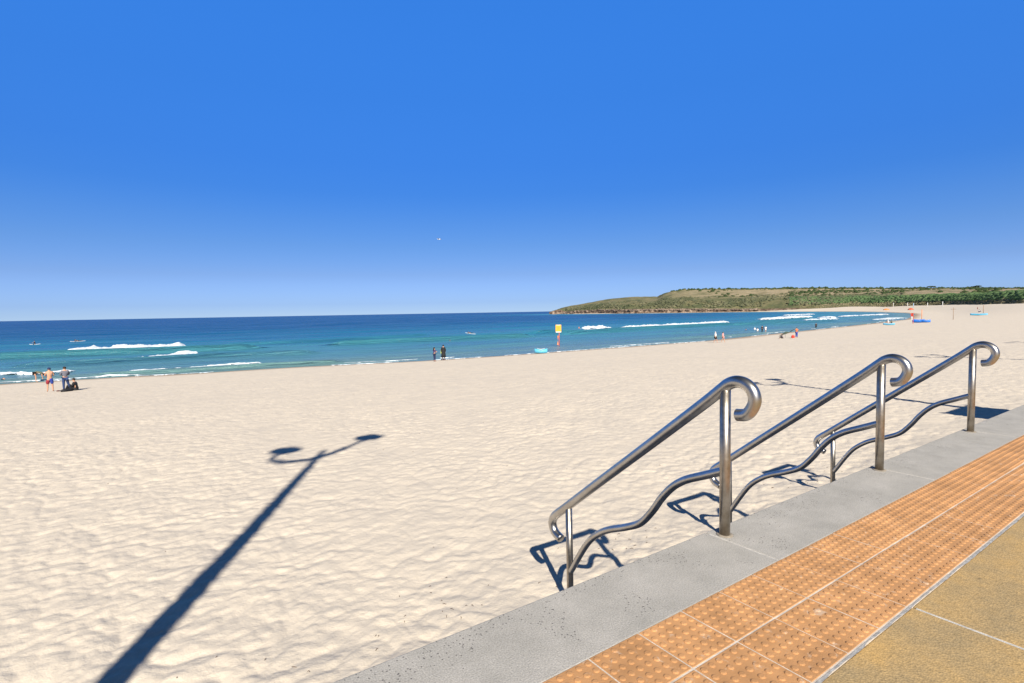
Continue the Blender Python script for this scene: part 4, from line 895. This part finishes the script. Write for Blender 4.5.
def rescue_board(u, v, rz, L, W, mat, label, stack=1, thick=.3):
    x, y, z = ps(u, v); 
    t = thing('rescue_board', label, 'rescue board', (x, y, z+.02), rz, 'rescue boards left on the sand')
    m = board_mesh(L, W, thick); m.v = [(a, b, c+thick*.45) for a, b, c in m.v]; m.build('hull', mat, t, True)
    m = board_mesh(L*.6, W*.5, .06); m.v = [(a, b, c+thick*.95) for a, b, c in m.v]; m.build('deck_pad', whp, t, True)
    for s in (-1, 1): MB().tube(smooth_path([(-.3, s*W*.47, thick*.6), (-.15, s*W*.56, thick*.8), (.15, s*W*.56, thick*.8), (.3, s*W*.47, thick*.6)], 3), .02, 6).build('handle', whp, t)
    return t
rescue_board(541, 353.8, R(-38), 1.75, .85, lb_, 'light blue board lying at the waterline left of the yellow sign', thick=.62)
rescue_board(889, 325.2, R(-75), 2.6, .8, lb_, 'pale blue board on the sand in front of the lifeguards near the water', thick=.45)
rescue_board(918.6, 322.8, R(-75), 2.9, 1.2, rb_, 'larger royal blue board at the foot of the thin pole', thick=.95)
rescue_board(926, 322.6, R(-75), 2.0, 1.0, rb_, 'smaller royal blue board right of the larger one', thick=.75)
rescue_board(978.8, 315.6, R(-80), 5.0, 1.2, lb_, 'turquoise board far up the beach at the right', thick=.7)
x, y, z = ps(888.3, 323.3); person('lifeguard in a white top sitting behind the pale blue board', (x, y, z), R(0), SIT, wear=[('top', WHITE, TEE, .04)], scale=1.2, capmat=WHITE)
x, y, z = ps(891.8, 323.3); person('lifeguard in dark clothes beside the pale blue board', (x, y, z), R(0), SIT, wear=[('top', OLIVE, TEE, .04), ('shorts', BLACK, SHO, .03)], scale=1.0)
def pole(u, v, h, r_, mat, label, cross=0, name='pole', grp='poles standing on the far sand'):
    x, y, z = ps(u, v); t = thing(name, label, 'pole', (x, y, z), math.atan2(y, x)-math.pi/2, grp)
    MB().tube([(0, 0, -.2), (0, 0, h)], r_, 8).build('shaft', mat, t, True)
    MB().lathe([(r_*2.2, 0), (r_*2.2, .06), (r_*1.2, .1)], (0, 0, .02), 10).build('foot', mat, t)
    if cross: MB().tube([(-cross/2, 0, h*.86), (cross/2, 0, h*.86)], r_*.7, 8).build('crossbar', mat, t)
    return t
thin = material('weathered_timber', (.30, .20, .13), .8)
def H(u, v, vt): x, y, z = ps(u, v); p = at_range(u, vt, math.hypot(x, y)); return max(.3, p[2]-z)
pole(921.6, 322.6, H(921.6, 322.6, 309.5), .07, orp, 'thin orange pole rising from between the royal blue boards')
pole(953.2, 319.5, H(953.2, 319.5, 307.5), .07, thin, 'brown pole with a short crossbar standing alone on open sand', cross=1.3)
pole(983.3, 314.5, H(983.3, 314.5, 305.0), .10, thin, 'thin brown pole at the right end of the turquoise board')
pole(942.6, 306.8, H(942.6, 306.8, 301.5), .20, whp, 'white marker post, tallest of those along the dune edge', name='marker_post', grp='white posts along the dune')
pole(893.4, 307.0, H(893.4, 307.0, 302.8), .20, whp, 'white marker post at the dune edge farthest left', name='marker_post', grp='white posts along the dune')
pole(907.5, 306.8, H(907.5, 306.8, 302.8), .20, whp, 'white marker post at the dune edge, second from the left', name='marker_post', grp='white posts along the dune')
pole(913.5, 307.2, H(913.5, 307.2, 303.2), .22, material('pale_blue_paint', (.4, .55, .75), .5), 'pale blue marker post between the white ones at the dune edge', name='marker_post', grp='white posts along the dune')
pole(927.5, 307.0, H(927.5, 307.0, 302.6), .20, whp, 'white marker post at the dune edge left of the tallest', name='marker_post', grp='white posts along the dune')
# red and white flag
x, y, z = ps(913, 324); t = thing('beach_flag', 'red flag with a white lower half on a pole left of the royal blue boards', 'flag', (x, y, z), math.atan2(y, x)-math.pi/2); hh = H(913, 324, 313)
MB().tube([(0, 0, -.2), (0, 0, hh)], .06, 8).build('pole', redp, t)
cloth_sheet([(0, 0, hh), (-.55, .05, hh-.1)], [(0, 0, hh*.72), (-.5, .05, hh*.68)], bul=.02).build('flag_cloth', redp, t, True)
cloth_sheet([(0, 0, hh*.70), (-.4, .05, hh*.66)], [(0, 0, hh*.38), (-.3, .05, hh*.35)], bul=.02).build('flag_cloth', whp, t, True)
# parasols in orange
def parasol(u, v, vt, wid, label, mat):
    x, y, z = ps(u, v); h_ = H(u, v, vt); t = thing('parasol', label, 'parasol', (x, y, z), .4, 'orange parasols on the far sand')
    MB().tube([(0, 0, -.3), (0, 0, h_)], .04, 8).build('pole', whp, t)
    k = MB(); seg = 8; vs = []; 
    for zz, rr in ((h_, .03), (h_-.12*h_*.5, wid*.25), (h_-.34*h_*.5, wid*.42), (h_-.62*h_*.5, wid*.5)):
        for i in range(seg*2): a = math.pi*i/seg; q_ = 1 if i % 2 == 0 else .93; vs.append((rr*q_*math.cos(a), rr*q_*math.sin(a), zz))
    n_ = seg*2; fs = [tuple(range(n_))]
    for r0 in range(3):
        for i in range(n_): fs.append((r0*n_+i, r0*n_+(i+1) % n_, (r0+1)*n_+(i+1) % n_, (r0+1)*n_+i))
    o = k.add(vs, fs).build('canopy', mat, t); so_ = o.modifiers.new('thick', 'SOLIDIFY'); so_.thickness = .03
parasol(886.2, 313.6, 308.6, 4.4, 'wide orange parasol left of the deeper red one, at the water', orp)
parasol(910.6, 314.0, 308.0, 3.4, 'deep red orange parasol above the beach flag', material('deep_orange', (.55, .09, .03), .7))
x, y, z = ps(977.5, 310.4); person('far person in a red top standing behind the turquoise board', (x, y, z), R(200), wear=[('top', RED, TEE, .05), ('shorts', RED, BRF, .04)], scale=1.05)
x, y, z = ps(978.8, 312.2); person('far person in dark trousers and white top sitting behind the turquoise board', (x, y, z), R(200), SIT, wear=[('top', WHITE, TEE, .04), ('trousers', NAVY, PAN, .05)], scale=1.3)

# ------------------------------------------------------------------ small things
# seagull
p = at_range(439, 239.3, 70); g = thing('seagull', 'white seagull gliding high over the sea', 'bird', tuple(p), R(30))
gw = material('gull_white', (.85, .85, .85), .6, var=.03); gg = material('gull_grey', (.35, .37, .40), .6)
skinned('body', [(0, -.22, 0), (0, -.1, .01), (0, .08, .0), (0, .18, .02), (0, .27, .01)], [(0, 1), (1, 2), (2, 3), (3, 4)], [.02, .06, .055, .035, .01], gw, g)
for s in (-1, 1):
    m = MB(); vs = [(0, -.07, .03), (0, .08, .03), (s*.25, .12, .10), (s*.25, -.05, .10), (s*.58, .02, .04), (s*.52, -.06, .04)]
    vs += [(a, b, c-.012) for a, b, c in vs]; m.add(vs, [(0, 1, 2, 3), (3, 2, 4, 5), (6, 9, 8, 7), (9, 11, 10, 8), (1, 0, 6, 7), (2, 1, 7, 8), (4, 2, 8, 10), (5, 4, 10, 11), (3, 5, 11, 9), (0, 3, 9, 6)]).build('wing', gg, g)
# twigs and shell bits on the near sand
m = MB(); r4 = random.Random(11)
for i in range(110):
    a = R(r4.uniform(14, 96)); q = r4.uniform(4.2, 20)*1.0; x, y = q*math.cos(a), q*math.sin(a)
    if i % 3: x = r4.gauss((.4, 2.2, 4.8, 9)[i % 4], .5); y = 4.25+abs(r4.gauss(0, .45))
    if y < 4.0: continue
    z = sz(x, y); L_ = r4.uniform(.006, .022); an = r4.uniform(0, 6.28); d = (math.cos(an)*L_, math.sin(an)*L_)
    m.tube([(x-d[0], y-d[1], z+.004), (x+r4.uniform(-.01, .01), y, z+.012), (x+d[0], y+d[1], z+.006)], [.002, .003, .002], 5)
o = m.build('beach_litter', material('dry_weed', (.10, .06, .035), .9)); tag(o, 'scattered twigs and dry weed bits on the near sand', 'twigs', None, 'stuff')
